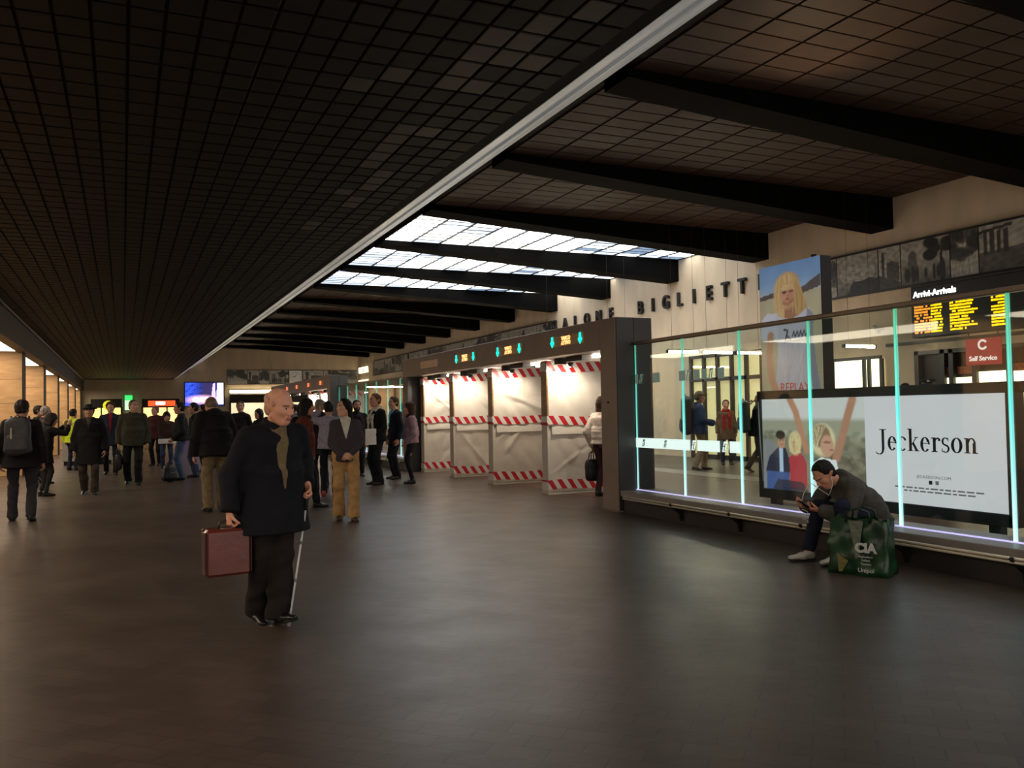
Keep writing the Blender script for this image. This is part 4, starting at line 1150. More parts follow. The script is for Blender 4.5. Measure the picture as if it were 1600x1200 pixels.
def surface(prims, h, shift=0.0):
    lo = np.full(3, 1e9); hi = np.full(3, -1e9)
    for p in prims:
        if p.op == 'u':
            a, b = p.bounds(); lo = np.minimum(lo, a); hi = np.maximum(hi, b)
    lo -= 3 * h; hi += 3 * h
    n = np.ceil((hi - lo) / h).astype(int) + 1
    D = np.full(n, 0.5, np.float32)
    ax = [lo[i] + h * np.arange(n[i]) for i in range(3)]
    for p in prims:
        if p.op == 'cut':
            g = ((ax[0] - p.p[0]) * p.nn[0])[:, None, None] + ((ax[1] - p.p[1]) * p.nn[1])[None, :, None] + ((ax[2] - p.p[2]) * p.nn[2])[None, None, :]
            D = np.maximum(D, g.astype(np.float32)); continue
        a, b = p.bounds(); m = p.k + 2.5 * h + abs(shift)
        i0 = np.clip(np.floor((a - m - lo) / h).astype(int), 0, n - 1); i1 = np.clip(np.ceil((b + m - lo) / h).astype(int) + 1, 1, n)
        sl = tuple(slice(i0[i], i1[i]) for i in range(3))
        X = ax[0][sl[0]][:, None, None]; Y = ax[1][sl[1]][None, :, None]; Z = ax[2][sl[2]][None, None, :]
        d = (p.dist(X, Y, Z) - shift).astype(np.float32)
        e = D[sl]
        if p.op == 'u':
            hh = np.maximum(p.k - np.abs(d - e), 0) / max(p.k, 1e-6)
            D[sl] = np.minimum(d, e) - hh * hh * p.k * 0.25
        else:
            d = -d; hh = np.maximum(p.k - np.abs(d - e), 0) / max(p.k, 1e-6)
            D[sl] = np.maximum(d, e) + hh * hh * p.k * 0.25
    S = D < 0
    c = [S[i:S.shape[0] - 1 + i, j:S.shape[1] - 1 + j, k:S.shape[2] - 1 + k] for i in (0, 1) for j in (0, 1) for k in (0, 1)]
    al = c[0].copy(); an = c[0].copy()
    for q in c[1:]: al &= q; an |= q
    act = np.argwhere(an & ~al)
    if len(act) == 0: return np.zeros((0, 3)), np.zeros((0, 4), int)
    vid = np.full(np.array(S.shape) - 1, -1, np.int64); vid[tuple(act.T)] = np.arange(len(act))
    acc = np.zeros((len(act), 3)); cn = np.zeros(len(act))
    off = np.array([(i, j, k) for i in (0, 1) for j in (0, 1) for k in (0, 1)])
    val = [D[tuple((act + o).T)] for o in off]
    for a in range(8):
        for d3 in range(3):
            if off[a][d3] == 1: continue
            b = a + (4, 2, 1)[d3]
            va, vb = val[a], val[b]; m = (va < 0) != (vb < 0)
            t = np.where(m, va / np.where(m, va - vb, 1), 0)
            P = np.repeat(off[a][None].astype(float), len(act), 0); P[:, d3] += t
            acc += P * m[:, None]; cn += m
    V = lo + h * (act + acc / cn[:, None])
    F = []
    for d3 in range(3):
        o1, o2 = (d3 + 1) % 3, (d3 + 2) % 3
        sa = [slice(None)] * 3; sb = [slice(None)] * 3; sa[d3] = slice(0, -1); sb[d3] = slice(1, None)
        A, B = S[tuple(sa)], S[tuple(sb)]
        e = np.argwhere(A != B)
        e = e[(e[:, o1] > 0) & (e[:, o2] > 0) & (e[:, o1] < S.shape[o1] - 1) & (e[:, o2] < S.shape[o2] - 1)]
        def cell(x, y):
            q = e.copy(); q[:, o1] -= x; q[:, o2] -= y; return vid[tuple(q.T)]
        quad = np.stack([cell(1, 1), cell(0, 1), cell(0, 0), cell(1, 0)], -1)
        ins = A[tuple(e.T)]
        quad[~ins] = quad[~ins][:, ::-1]
        F.append(quad)
    F = np.concatenate(F); F = F[(F >= 0).all(1)]
    return V, F

def normals(V, F):
    n = np.cross(V[F[:, 2]] - V[F[:, 0]], V[F[:, 3]] - V[F[:, 1]])
    N = np.zeros_like(V)
    for i in range(4): np.add.at(N, F[:, i], n)
    return N / (np.linalg.norm(N, axis=1, keepdims=True) + 1e-12)

def rumple(V, F, amp, fx, fz, seed):
    """cloth folds: shallow displacement along the surface normal"""
    N = normals(V, F); r = np.random.default_rng(seed); d = np.zeros(len(V))
    for k in range(9):
        a = r.uniform(0, 6.28); q = r.uniform(0.6, 1.7)
        ph = V[:, 0] * math.cos(a) * fx * q + V[:, 1] * math.sin(a) * fx * q + V[:, 2] * fz * q * r.uniform(-1, 1)
        d += np.sin(ph + 1.7 * np.sin(V[:, 2] * 9 * q + k) + r.uniform(0, 6.28))
    return V + N * (amp * d / 3.0)[:, None]

def sub_mesh(V, F, keep):
    G = F[keep]; ids, inv = np.unique(G, return_inverse=True)
    return V[ids], inv.reshape(G.shape)

def ik(a, b, l1, l2, pole):
    a = np.asarray(a, float); b = np.asarray(b, float)
    d = b - a; L = np.linalg.norm(d); L2 = min(L, (l1 + l2) * 0.9995); w = d / max(L, 1e-6)
    b = a + w * L2
    x = (l1 * l1 - l2 * l2 + L2 * L2) / (2 * L2); y = math.sqrt(max(l1 * l1 - x * x, 0))
    p = np.asarray(pole, float); p = unit(p - np.dot(p, w) * w)
    return a + w * x + p * y, b

def head_prims(fem=False, ear=True):
    k = 0.014; j = 0.94 if fem else 1.0
    P = [Pr((0, -.014, .034), (0, -.014, .034), (.076, .096), rc=.086, k=.02),
         Pr((0, .024, -.03), (0, .024, -.03), (.061 * j, .064), rc=.085, k=.03),
         Pr((0, .05, -.092), (0, .05, -.092), (.03 * j, .03), rc=.024, k=.03)]
    for s in (-1, 1):
        P += [Pr((s * .05 * j, -.005, -.058), (s * .02, .05, -.096), .018, .016, k=.03),
              Pr((s * .042, .055, -.018), (s * .042, .055, -.018), (.024, .022), rc=.02, k=.03)]
    P += [Pr((-.034, .083, .027), (.034, .083, .027), .0095 if not fem else .007, k=.02),
          Pr((0, .088, .016), (0, .107, -.026), .0085, .0125, k=.014),
          Pr((-.011, .096, -.033), (.011, .096, -.033), .0095, k=.008)]
    for s in (-1, 1):
        P.append(Pr((s * .031, .096, .008), (s * .031, .096, .008), (.018, .014), rc=.011, k=.016, op='s'))
        P.append(Pr((s * .031, .073, .007), (s * .031, .073, .007), .0135, rc=.0135, k=.004))
    P += [Pr((-.019, .0845, -.0565), (.019, .0845, -.0565), .0075, k=.008), Pr((-.016, .084, -.0665), (.016, .084, -.0665), .0085, k=.008)]
    if ear:
        for s in (-1, 1):
            P.append(Pr((s * .077, -.014, -.004), (s * .083, -.022, .004), (.008, .019), (.008, .021), rc=.03, side=(1, .25, 0), k=.01))
    return P

def hair_prims(style):
    """returns prims in head coordinates"""
    front = Plane((0, .072, .062), (0, .8, -.62))
    capk = dict(k=.02)
    if style in ('short', 'curly', 'cropped', 'fringe_back'):
        t = {'short': .013, 'curly': .022, 'cropped': .006, 'fringe_back': .003}[style]
        P = [Pr((0, -.016, .036), (0, -.016, .036), (.076 + t, .096 + t), rc=.086 + t, **capk),
             Pr((0, -.05, -.03), (0, -.05, -.03), (.066 + t * .6, .055 + t * .6), rc=.05, k=.02)]
        if style == 'curly':
            r = np.random.default_rng(4)
            for i in range(26):
                d = unit(r.normal(size=3)); d[2] = abs(d[2]) * 0.9; p = np.array((0, -.016, .036)) + d * np.array((.088, .108, .098)); P.append(Pr(p, p, .022, rc=.022, k=.012))
        P += [Plane((0, .082, .078), (0, .75, -.66)), Plane((0, 0.012, 0.0), (0, .93, -.36)), Plane((0, 0, -.072), (0, -.1, -1))]
        if style == 'fringe_back': P.append(Plane((0, -.03, .055), (0, .35, .94)))
        return P
    if style == 'long':
        return [Pr((0, -.018, .038), (0, -.018, .038), (.09, .108), rc=.1, **capk),
                Pr((0, -.06, .0), (0, -.085, -.24), (.088, .05), (.075, .035), rc=.03, k=.04),
                Pr((.066, -.015, 0), (.07, -.015, -.17), (.022, .045), (.018, .03), rc=.03, side=(1, 0, 0), k=.03),
                Pr((-.066, -.015, 0), (-.07, -.015, -.17), (.022, .045), (.018, .03), rc=.03, side=(1, 0, 0), k=.03),
                Pr((0, .085, -.04), (0, .085, -.04), (.06, .075), rc=.115, k=.02, op='s')]
    if style == 'tail':      # drawn back, falling behind the shoulders
        return [
                Pr((0, -.018, .036), (0, -.018, .036), (.083, .102), rc=.094, **capk),
                Pr((0, -.07, .0), (0, -.1, -.30), (.075, .05), (.085, .04), rc=.03, k=.05),
                Pr((0, .09, -.03), (0, .09, -.03), (.07, .082), rc=.115, k=.02, op='s')]
    if style == 'bob':
        return [Pr((0, -.018, .038), (0, -.018, .038), (.094, .112), rc=.1, **capk),
                Pr((0, -.04, .0), (0, -.05, -.11), (.1, .075), (.104, .07), rc=.035, k=.05),
                Pr((0, .095, -.04), (0, .095, -.04), (.062, .08), rc=.11, k=.02, op='s')]
    if style == 'cap':
        return [Pr((0, -.014, .05), (0, -.014, .05), (.088, .108), rc=.085, **capk), Pr((0, .07, .058), (0, .15, .047), (.07, .009), (.05, .007), rc=.02, side=(1, 0, 0), k=.012), Plane((0, 0, .035), (0, 0.0, -1))]
    if style == 'beanie':
        return [Pr((0, -.018, .048), (0, -.018, .048), (.089, .108), rc=.094, **capk), Plane((0, .05, .03), (0, .35, -.93))]
    if style == 'brim':
        return [Pr((0, -.01, .055), (0, -.01, .1), (.084, .1), (.078, .09), rc=.03, **capk), Pr((0, -.005, .05), (0, -.005, .05), (.14, .16), rc=.02, k=.012)]
    if style == 'police':
        return [Pr((0, -.012, .045), (0, -.012, .075), (.088, .105), (.088, .105), rc=.012, **capk), Pr((0, -.01, .105), (0, -.01, .105), (.125, .135), rc=.03, k=.02), Pr((0, .09, .045), (0, .135, .03), (.06, .008), (.04, .006), rc=.02, side=(1, 0, 0), k=.008)]
    return []

SKIN = {}
def skin(rgb):
    if rgb not in SKIN:
        SKIN[rgb] = mat('skin %d %d %d' % rgb, rgb, 0.5, var=0.07, scale=26, bump=0.05, bscale=200, spec=0.35)
    return SKIN[rgb]
def cloth(rgb, rough=0.85, var=0.18):
    n = 'cloth %d %d %d %d' % (*rgb, int(rough * 100))
    return mat(n, rgb, rough, var=var, scale=18, bump=0.25, bscale=160, spec=0.2)
M_lip = mat('lips', (184, 110, 98), 0.45)
M_eye = mat('eye white', (206, 200, 194), 0.3)
M_iris = mat('dark iris', (34, 24, 20), 0.2)

def person(label, pos, face, height, top, legs, hair=('short', (40, 30, 24)), skinc=(190, 140, 114), pose=None, h=0.012, fem=False,
           group=None, build=1.0, shoes=(26, 22, 20), extras=None, brow=None, beard=None, seed=None):
    """face = world direction (degrees, 0 = +Y, counter clockwise) the body points to"""
    pose = pose or {}
    s = height / 1.75
    seed = seed if seed is not None else int(abs(pos[0] * 37 + pos[1] * 101)) % 997
    root = empty('person', (pos[0], pos[1], pos[2] if len(pos) > 2 else 0.0), math.radians(face), label, 'person', group)
    I = np.eye(3)
    pel = np.array(pose.get('pelvis', (0, 0, .965)), float)
    fwd, sid, twist = pose.get('lean', (3, 0, 0))
    fwd2 = pose.get('hunch', 0)
    R1 = RZ(twist) @ RY(sid) @ RX(-fwd); R2 = RZ(twist) @ RY(sid) @ RX(-(fwd + fwd2))
    W = lambda p: pel + R1 @ np.asarray(p, float)
    wa = W((0, 0.005, .17))
    C = lambda p: wa + R2 @ (np.asarray(p, float) - np.array((0, 0.005, .17)))
    sw = 0.172 * (0.92 if fem else 1.0) * (0.5 + 0.5 * build)
    hip = {q: pel + RZ(twist * 0.5) @ np.array((sg * .09, 0, -.03)) for q, sg in (('l', -1), ('r', 1))}
    sho = {q: C((sg * sw, -.012, .395)) for q, sg in (('l', -1), ('r', 1))}
    ank, kne, fyaw, fpit = {}, {}, {}, {}
    for q, sg in (('l', -1), ('r', 1)):
        t = np.array(pose.get(q + 'f', (sg * .1, 0, .085)), float)
        kne[q], ank[q] = ik(hip[q], t, .445, .43, pose.get(q + 'kp', (sg * .12, 1, 0)))
        fyaw[q] = pose.get(q + 'fy', -sg * 8); fpit[q] = pose.get(q + 'fp', 0)
    elb, wri = {}, {}
    for q, sg in (('l', -1), ('r', 1)):
        t = pose.get(q + 'h')
        t = np.array(t, float) if t is not None else sho[q] + np.array((sg * .085, .05, -.525))
        elb[q], wri[q] = ik(sho[q], t, .29, .262, pose.get(q + 'ep', (sg * .5, -1, -.15)))
    hy, hp, hr = pose.get('head', (0, 0, 0))
    nb = C((0, -.012, .455)); RH = RZ(hy) @ RX(-hp) @ RY(hr)
    ndir = unit(0.5 * (R2 @ np.array((0, .12, 1.0))) + 0.5 * (RH @ np.array((0, .12, 1.0))))
    hc = nb + ndir * .155 + RH @ np.array((0, .02, .012))
    # ---------------- body
    B = []
    th = -0.012
    B += [Pr(W((0, 0, -.05)), W((0, 0, .05)), (.155, .11), (.145, .105), rc=.07, side=R1[:, 0], k=.05),
          Pr(W((0, 0, .05)), W((0, .005, .18)), (.138, .1), (.14, .1), rc=.06, side=R1[:, 0], k=.05),
          Pr(C((0, .005, .18)), C((0, -.005, .36)), (.145, .105), (.155, .1), rc=.07, side=R2[:, 0], k=.06),
          Pr(C((0, -.012, .43)), C((-sw * .9, -.012, .40)), .05, .046, k=.05), Pr(C((0, -.012, .43)), C((sw * .9, -.012, .40)), .05, .046, k=.05),
          Pr(C((0, -.02, .42)), hc + RH @ np.array((0, -.025, -.06)), .057, .05, k=.03)]
    for q, sg in (('l', -1), ('r', 1)):
        B += [Pr(hip[q], kne[q], .078, .052, k=.04), Pr(kne[q], ank[q], .05, .034, k=.03),
              Pr(sho[q], elb[q], .047, .037, k=.04), Pr(elb[q], wri[q], .037, .026, k=.02)]
        R = RZ(fyaw[q]) @ RX(fpit[q])
        B += [Pr(ank[q] + R @ np.array((0, -.02, -.045)), ank[q] + R @ np.array((0, .13, -.06)), (.03, .025), (.034, .014), side=R[:, 0], rc=.03, k=.03)]
        # hand
        hd = pose.get(q + 'hand', {})
        f = unit(hd.get('f', wri[q] - elb[q])); nn = np.asarray(hd.get('n', (-sg, 0, 0)), float); nn = unit(nn - np.dot(nn, f) * f)
        sd = np.cross(f, nn)                     # towards the little finger or the thumb
        thumb = unit(hd.get('t', (0, 1, 0.15))); ts = 1 if np.dot(thumb, sd) >= 0 else -1
        curl = hd.get('curl', 28)
        pe = wri[q] + f * .088
        B += [Pr(wri[q] - f * .01, pe, (.027, .02), (.041, .0145), rc=.014, side=sd, k=.015)]
        for i, (o, L) in enumerate(((.031, .072), (.011, .082), (-.0105, .076), (-.031, .06))):
            p = pe + sd * ts * o - f * (.004 if i in (0, 3) else 0); ang = curl * 0.7 + 4 * i; dcur = f
            for L2 in (L * .45, L * .32, L * .26):
                a2 = math.radians(ang); dcur = math.cos(a2) * f + math.sin(a2) * nn
                e2 = p + dcur * L2; B.append(Pr(p, e2, .0088, .0078, k=.004)); p = e2; ang += curl
        p = wri[q] + f * .028 + sd * ts * .03; d1 = unit(f * .7 + sd * ts * .6 + nn * .35); d2 = unit(f * .85 + sd * ts * .1 + nn * (.35 + curl / 90))
        B += [Pr(p, p + d1 * .045, .0125, .0105, k=.012), Pr(p + d1 * .045, p + d1 * .045 + d2 * .042, .0105, .0085, k=.004)]
    hs = pose.get('hs', 1.04)
    B += [p.xf(RH, hc, hs) for p in head_prims(fem, hair[0] not in ('long', 'bob', 'tail'))]
    B = [p.xf(I, (0, 0, 0), s) for p in B]
    V, F = surface(B, h)
    me = mesh_from('body', V, F, True)
    me.materials.append(skin(skinc)); me.materials.append(M_lip); me.materials.append(M_eye); me.materials.append(M_iris)
    me.materials.append(cloth(brow or (hair[1] if hair else (60, 45, 36)), 0.8)); me.materials.append(cloth(beard or (40, 32, 28), 0.8))
    L = ((V[F].mean(1) / s) - hc) @ RH / hs
    x, y, z = np.abs(L[:, 0]), L[:, 1], L[:, 2]
    mi = np.zeros(len(F), np.int32)
    if beard is not None: mi[(y > -.005) & (z < -.038) & (z > -.125) & (x < .075) & ~((z > -.064) & (z < -.052) & (x < .02))] = 5
    mi[(x < .021) & (z > -.074) & (z < -.051) & (y > .07) & (y < .105)] = 1
    de = np.sqrt((x - .031) ** 2 + (z - .007) ** 2)
    mi[(de < .0115) & (np.abs(z - .007) < .0062) & (y > .06)] = 2
    mi[(de < .0055) & (y > .06)] = 3
    mi[(x > .012) & (x < .05) & (np.abs(z - .0265 + (x - .03) ** 2 * 6) < .0048) & (y > .055)] = 4
    me.polygons.foreach_set('material_index', mi)
    obj('body', me, None, root)
    # ---------------- trousers
    tr = legs.get('r', .0); G = []
    if legs.get('skirt'):
        G += [Pr(W((0, 0, .06)), np.array((pel[0], pel[1], legs['skirt'])), (.16, .12), (.2, .16), rc=.015, k=.03)]
    G += [Pr(W((0, 0, -.06)), W((0, 0, .07)), (.165 + tr, .122 + tr), (.15 + tr, .115 + tr), rc=.05, side=R1[:, 0], k=.04)]
    for q in 'lr':
        ka = kne[q]; dn = unit(ank[q] - ka)
        G += [Pr(hip[q], ka, .088 + tr, .066 + tr, k=.04), Pr(ka, ank[q] + dn * legs.get('drop', .03), .064 + tr, legs.get('hem', .055) + tr * .6, rc=.012, k=.03)]
    G = [p.xf(I, (0, 0, 0), s) for p in G]
    V, F = surface(G, max(h, .009)); V = rumple(V, F, legs.get('fold', .006), 14, 30, seed)
    obj('trousers', mesh_from('trousers', V, F, True), cloth(legs['c'], legs.get('rough', .85)), root)
    # ---------------- shoes
    for q in 'lr':
        R = RZ(fyaw[q]) @ RX(fpit[q]); o = ank[q]
        P = [Pr(o + R @ np.array((0, -.035, -.04)), o + R @ np.array((0, .06, -.05)), (.038, .042), (.044, .032), rc=.03, side=R[:, 0], k=.03),
             Pr(o + R @ np.array((0, .06, -.052)), o + R @ np.array((0, .155, -.06)), (.045, .03), (.036, .022), rc=.035, side=R[:, 0], k=.03),
             Pr(o + R @ np.array((0, -.01, -.03)), o + R @ np.array((0, -.02, .02)), (.04, .044), (.038, .042), rc=.01, side=R[:, 0], k=.02),
             Plane(o + R @ np.array((0, 0, -.083)), R @ np.array((0, 0, -1)))]
        P = [p.xf(I, (0, 0, 0), s) for p in P]
        V, F = surface(P, max(h * .8, .006)); obj('shoe', mesh_from('shoe', V, F, True), mat('shoe %d %d %d' % shoes, shoes, .35, var=.1), root)
        P = [Pr(o + R @ np.array((0, -.04, -.078)), o + R @ np.array((0, .15, -.078)), (.04, .01), (.04, .01), rc=.04, side=R[:, 0], k=.01).xf(I, (0, 0, 0), s)]
        V, F = surface(P, max(h * .7, .005)); obj('sole', mesh_from('sole', V, F, True), mat('sole', legs.get('sole', (24, 22, 21)), .6), root)
    # ---------------- upper garment
    t = top.get('t', .018); bf = top.get('belly', 0.0); hem = top.get('hem', .80)
    G = [Pr(W((0, 0, .05)), W((0, .005 + bf * .5, .18)), (.15 * build + t, .112 + t + bf), (.15 * build + t, .112 + t + bf), rc=.06, side=R1[:, 0], k=.05),
         Pr(C((0, .005, .18)), C((0, -.005, .37)), (.152 * build + t, .114 + t + bf * .6), (.162 * build + t, .106 + t), rc=.07, side=R2[:, 0], k=.06),
         Pr(C((0, -.014, .43)), C((-sw * .92, -.012, .398)), .058 + t * .5, .052 + t * .5, k=.05), Pr(C((0, -.014, .43)), C((sw * .92, -.012, .398)), .058 + t * .5, .052 + t * .5, k=.05),
         Pr(C((0, -.015, .43)), C((0, -.012, .475)), (.082, .075), (.068, .066), rc=.012, side=R2[:, 0], k=.03)]
    hz = np.array((pel[0] + top.get('hx', 0), pel[1] + top.get('hy', 0), hem))
    if top.get('sit'): hz = W((0, 0, -.09))
    fl = top.get('flare', .02)
    G += [Pr(W((0, bf * .35, .15)), hz, (.148 * build + t, .11 + t + bf), (.172 * build + t + fl, .13 + t + fl + bf * .5), rc=.014, side=R1[:, 0], k=.07)]
    ta = top.get('arm', .0); nbody = len(G)
    for q in 'lr':
        w = wri[q] - unit(wri[q] - elb[q]) * top.get('cuff', .0)
        G += [Pr(sho[q], elb[q], .055 + t * .45 + ta * .8, .048 + t * .4 + ta, k=.03), Pr(elb[q], w, .05 + t * .4 + ta, .037 + t * .4 + ta, rc=.014, k=.014)]
    if top.get('collar'):
        c0 = top['collar']
        G += [Pr(C((0, -.02, .45)), C((0, -.012, .45 + c0)), (.088, .082), (.08, .078), rc=.01, side=R2[:, 0], k=.02)]
        if c0 > .06: G += [Pr(C((0, .06, .45 + c0 * .9)), C((0, .12, .43 + c0)), .036, .03, k=.02, op='s')]
    if top.get('hood'):
        G += [Pr(C((-.06, -.085, .44)), C((.06, -.085, .44)), (.05, .045), k=.05), Pr(C((0, -.09, .47)), C((0, -.1, .40)), (.1, .05), (.08, .04), side=R2[:, 0], k=.04)]
        for sg in (-1, 1): G.append(Pr(C((sg * .075, -.03, .47)), C((sg * .055, .06, .40)), .03, .022, k=.03))
    if top.get('hump'): G += [Pr(C((0, -.05, .42)), C((0, -.04, .48)), (.15, .09), (.09, .08), side=R2[:, 0], rc=.05, k=.06)]
    G = [p.xf(I, (0, 0, 0), s) for p in G]
    hcth = max(h, .008)
    V, F = surface(G, hcth); V = rumple(V, F, top.get('fold', .008), 17, 9, seed + 5)
    v = top.get('vee')
    if v:    # (colour, bottom z, top half width, centre x, name): the garment seen in the open front, a shade proud of the coat
        zb, zt = v[1], .50
        a = math.atan2(v[2], zt - zb); bot = np.array((0, 0, zb))
        K = [Plane(C(bot), R2 @ np.array((sg * math.cos(a), 0, -math.sin(a)))) for sg in (-1, 1)] + [Plane(C((0, .02, .3)), R2 @ np.array((0, -1, 0))), Plane(C((0, 0, .53)), R2 @ np.array((0, 0, 1)))]
        Vs, Fs = surface([p for p in G[:nbody]] + [p.xf(I, (0, 0, 0), s) for p in K], min(hcth, .008), .015)
        if len(Fs): obj(v[4] if len(v) > 4 else 'shirt', mesh_from('shirt', Vs, Fs, True), cloth(v[0]), root)
    obj(top.get('name', 'jacket'), mesh_from('jacket', V, F, True), top.get('m') or cloth(top['c'], top.get('rough', .88)), root)
    if top.get('lapel'):
        for sg in (-1, 1):
            P = [Pr(C((sg * .075, .06, .47)), C((sg * .05, .128, .30)), (.03, .012), (.024, .01), side=R2 @ np.array((1, .2 * sg, 0)), k=.01),
                 Pr(C((sg * .05, .128, .30)), C((sg * .012, .14 + t + bf * .5, .13)), (.024, .01), (.008, .008), side=R2 @ np.array((1, .2 * sg, 0)), k=.01)]
            Vq, Fq = surface([p.xf(I, (0, 0, 0), s) for p in P], max(h * .7, .006)); obj('lapel', mesh_from('lapel', Vq, Fq, True), cloth(top['lapel'], .9), root)
    if top.get('scarf'):
        P = []
        for k in range(16):
            a = 2 * math.pi * k / 16; b2 = 2 * math.pi * (k + 1) / 16
            P.append(Pr(C((.078 * math.sin(a), -.005 + .074 * math.cos(a), .475 - .02 * math.cos(a))), C((.078 * math.sin(b2), -.005 + .074 * math.cos(b2), .475 - .02 * math.cos(b2))), .026, k=.02))
        if top.get('scarf_tails'):
            for sg in (-1, 1):
                P += [Pr(C((sg * .07, .04, .46)), C((sg * .075, .125 + t, .3)), (.036, .014), k=.02), Pr(C((sg * .075, .125 + t, .3)), C((sg * .07, .13 + t + bf, -.02)), (.042, .012), (.045, .012), k=.02)]
        Vq, Fq = surface([p.xf(I, (0, 0, 0), s) for p in P], max(h * .8, .008)); Vq = rumple(Vq, Fq, .006, 40, 30, seed + 9)
        obj('scarf', mesh_from('scarf', Vq, Fq, True), cloth(top['scarf']), root)
    # ---------------- hair or hat
    styles = [hair] + ([hair[2]] if len(hair) > 2 and hair[2] else [])
    for st in styles:
        P = hair_prims(st[0])
        if not P: continue
        P = [p.xf(RH, hc, hs).xf(I, (0, 0, 0), s) for p in P]
        Vq, Fq = surface(P, min(max(h * .7, .006), .009))
        if st[0] not in ('cap', 'beanie', 'brim', 'police'): Vq = rumple(Vq, Fq, .0035, 120, 30, seed + 3)
        nm = 'hat' if st[0] in ('cap', 'beanie', 'brim', 'police') else 'hair'
        obj(nm, mesh_from(nm, Vq, Fq, True), cloth(st[1], .6, .3), root)
    info = dict(root=root, s=s, wri={q: wri[q] * s for q in 'lr'}, elb={q: elb[q] * s for q in 'lr'}, hc=hc * s, RH=RH, C=lambda p: C(p) * s, W=lambda p: W(p) * s, R2=R2, pos=np.array((pos[0], pos[1], pos[2] if len(pos) > 2 else 0.0)), face=face, kne={q: kne[q] * s for q in 'lr'})
    info['world'] = lambda p: info['pos'] + RZ(face) @ np.asarray(p, float)
    return info

def sdf_part(name, prims, h, m, root, fold=0.0, seed=1):
    V, F = surface(prims, h)
    if fold: V = rumple(V, F, fold, 22, 22, seed)
    return obj(name, mesh_from(name, V, F, True), m, root)

def towards(frm, to):
    """body heading in degrees from frm towards to"""
    return math.degrees(math.atan2(-(to[0] - frm[0]), to[1] - frm[1]))

# ================================================================ WHO IS IN THE HALL
def loc(pos, face, height, w):
    """world point -> pose coordinates of a person"""
    p = np.array(w, float) - np.array((pos[0], pos[1], 0)); return tuple((RZ(-face) @ p) / (height / 1.75))
DK = (30, 28, 30); BLK = (22, 21, 22)
BAG = mat('black bag cloth', (24, 23, 24), 0.6, var=0.2, scale=20)

# --- the bald man with the briefcase, walking past
bp, bf, bh = (0.95, 6.28), -164, 1.69
rw, lw = (0.655, 6.12, 0.80), (1.20, 6.22, 0.95)
bald = person('bald elderly man in a dark overcoat walking with a briefcase and a cane', bp, bf, bh,
    dict(c=(27, 27, 33), t=.04, hem=.66, flare=.05, fold=.007, arm=.014, belly=.045, collar=.055, vee=((120, 104, 76), .06, .07, .0, 'scarf'), lapel=(24, 24, 29), name='overcoat', hy=.02),
    dict(c=(36, 29, 27), r=.014, hem=.085, drop=.05, fold=.008), ('fringe_back', (206, 152, 126)), (232, 166, 136),
    dict(lean=(8, 2, 0), hunch=10, head=(24, 14, 5), lf=(.03, .2, .10), lkp=(.1, 1, 0), rf=(.085, -.05, .095), rfp=-8, lfp=14, hs=1.08, rh=loc(bp, bf, bh, rw), lh=loc(bp, bf, bh, lw),
         rhand=dict(f=(.05, .05, -1), n=(-1, 0, 0), curl=70, t=(0, 1, 0)), lhand=dict(f=(0, .35, -.9), n=(1, 0, 0), curl=72, t=(0, 1, .2))), h=.0065, build=1.2, shoes=(20, 17, 16), brow=(150, 108, 88))
def briefcase():
    root = empty('briefcase', (0.64, 6.13, 0.37), math.radians(188), 'reddish brown leather briefcase in the right hand of the bald man', 'briefcase')
    lea = mat('glossy brown leather', (112, 48, 38), 0.28, var=0.2, scale=5, bump=0.06, spec=0.6, coat=0.3)
    dk = mat('dark leather gusset', (52, 26, 22), 0.4, var=0.2)
    MB().box(-.15, .15, -.055, .055, 0, .315, .018).build('body', lea, root)
    MB().box(-.152, .152, -.064, -.052, .09, .318, .008).build('flap', lea, root)
    for s in (-1, 1): MB().box(s * .15 - .006, s * .15 + .006, -.05, .05, .015, .30, .004).build('gusset', dk, root)
    MB().tube([(-.055, 0, .315), (-.05, 0, .352), (0, 0, .366), (.05, 0, .352), (.055, 0, .315)], .009, 8).build('handle', dk, root)
    MB().box(-.02, .02, -.07, -.063, .1, .135, .004).build('clasp', mat('brass clasp', (150, 120, 70), .3, metal=1), root)
briefcase()
def cane():
    a = np.array(bald['world'](bald['wri']['l'])) + np.array((0.0, -0.03, -0.06))
    b = np.array((1.02, 5.98, 0.012))
    root = empty('walking_cane', tuple(b), 0, 'thin white jointed cane in the left hand of the bald man', 'cane')
    d = a - b; P = lambda t: tuple(d * t)
    MB().tube([P(0.03), P(0.88)], .0075, 10).build('shaft', mat('white cane', (214, 212, 214), .35), root)
    MB().tube([P(0.0), P(0.045)], .012, 10).build('tip', mat('pale tip', (150, 148, 150), .5), root)
    for t in (.32, .6): MB().tube([P(t), P(t + .025)], .0105, 10).build('joint', mat('grey joint', (120, 118, 120), .4), root)
    MB().tube([P(0.86), P(1.06)], .013, 10).build('grip', BAG, root)
cane()

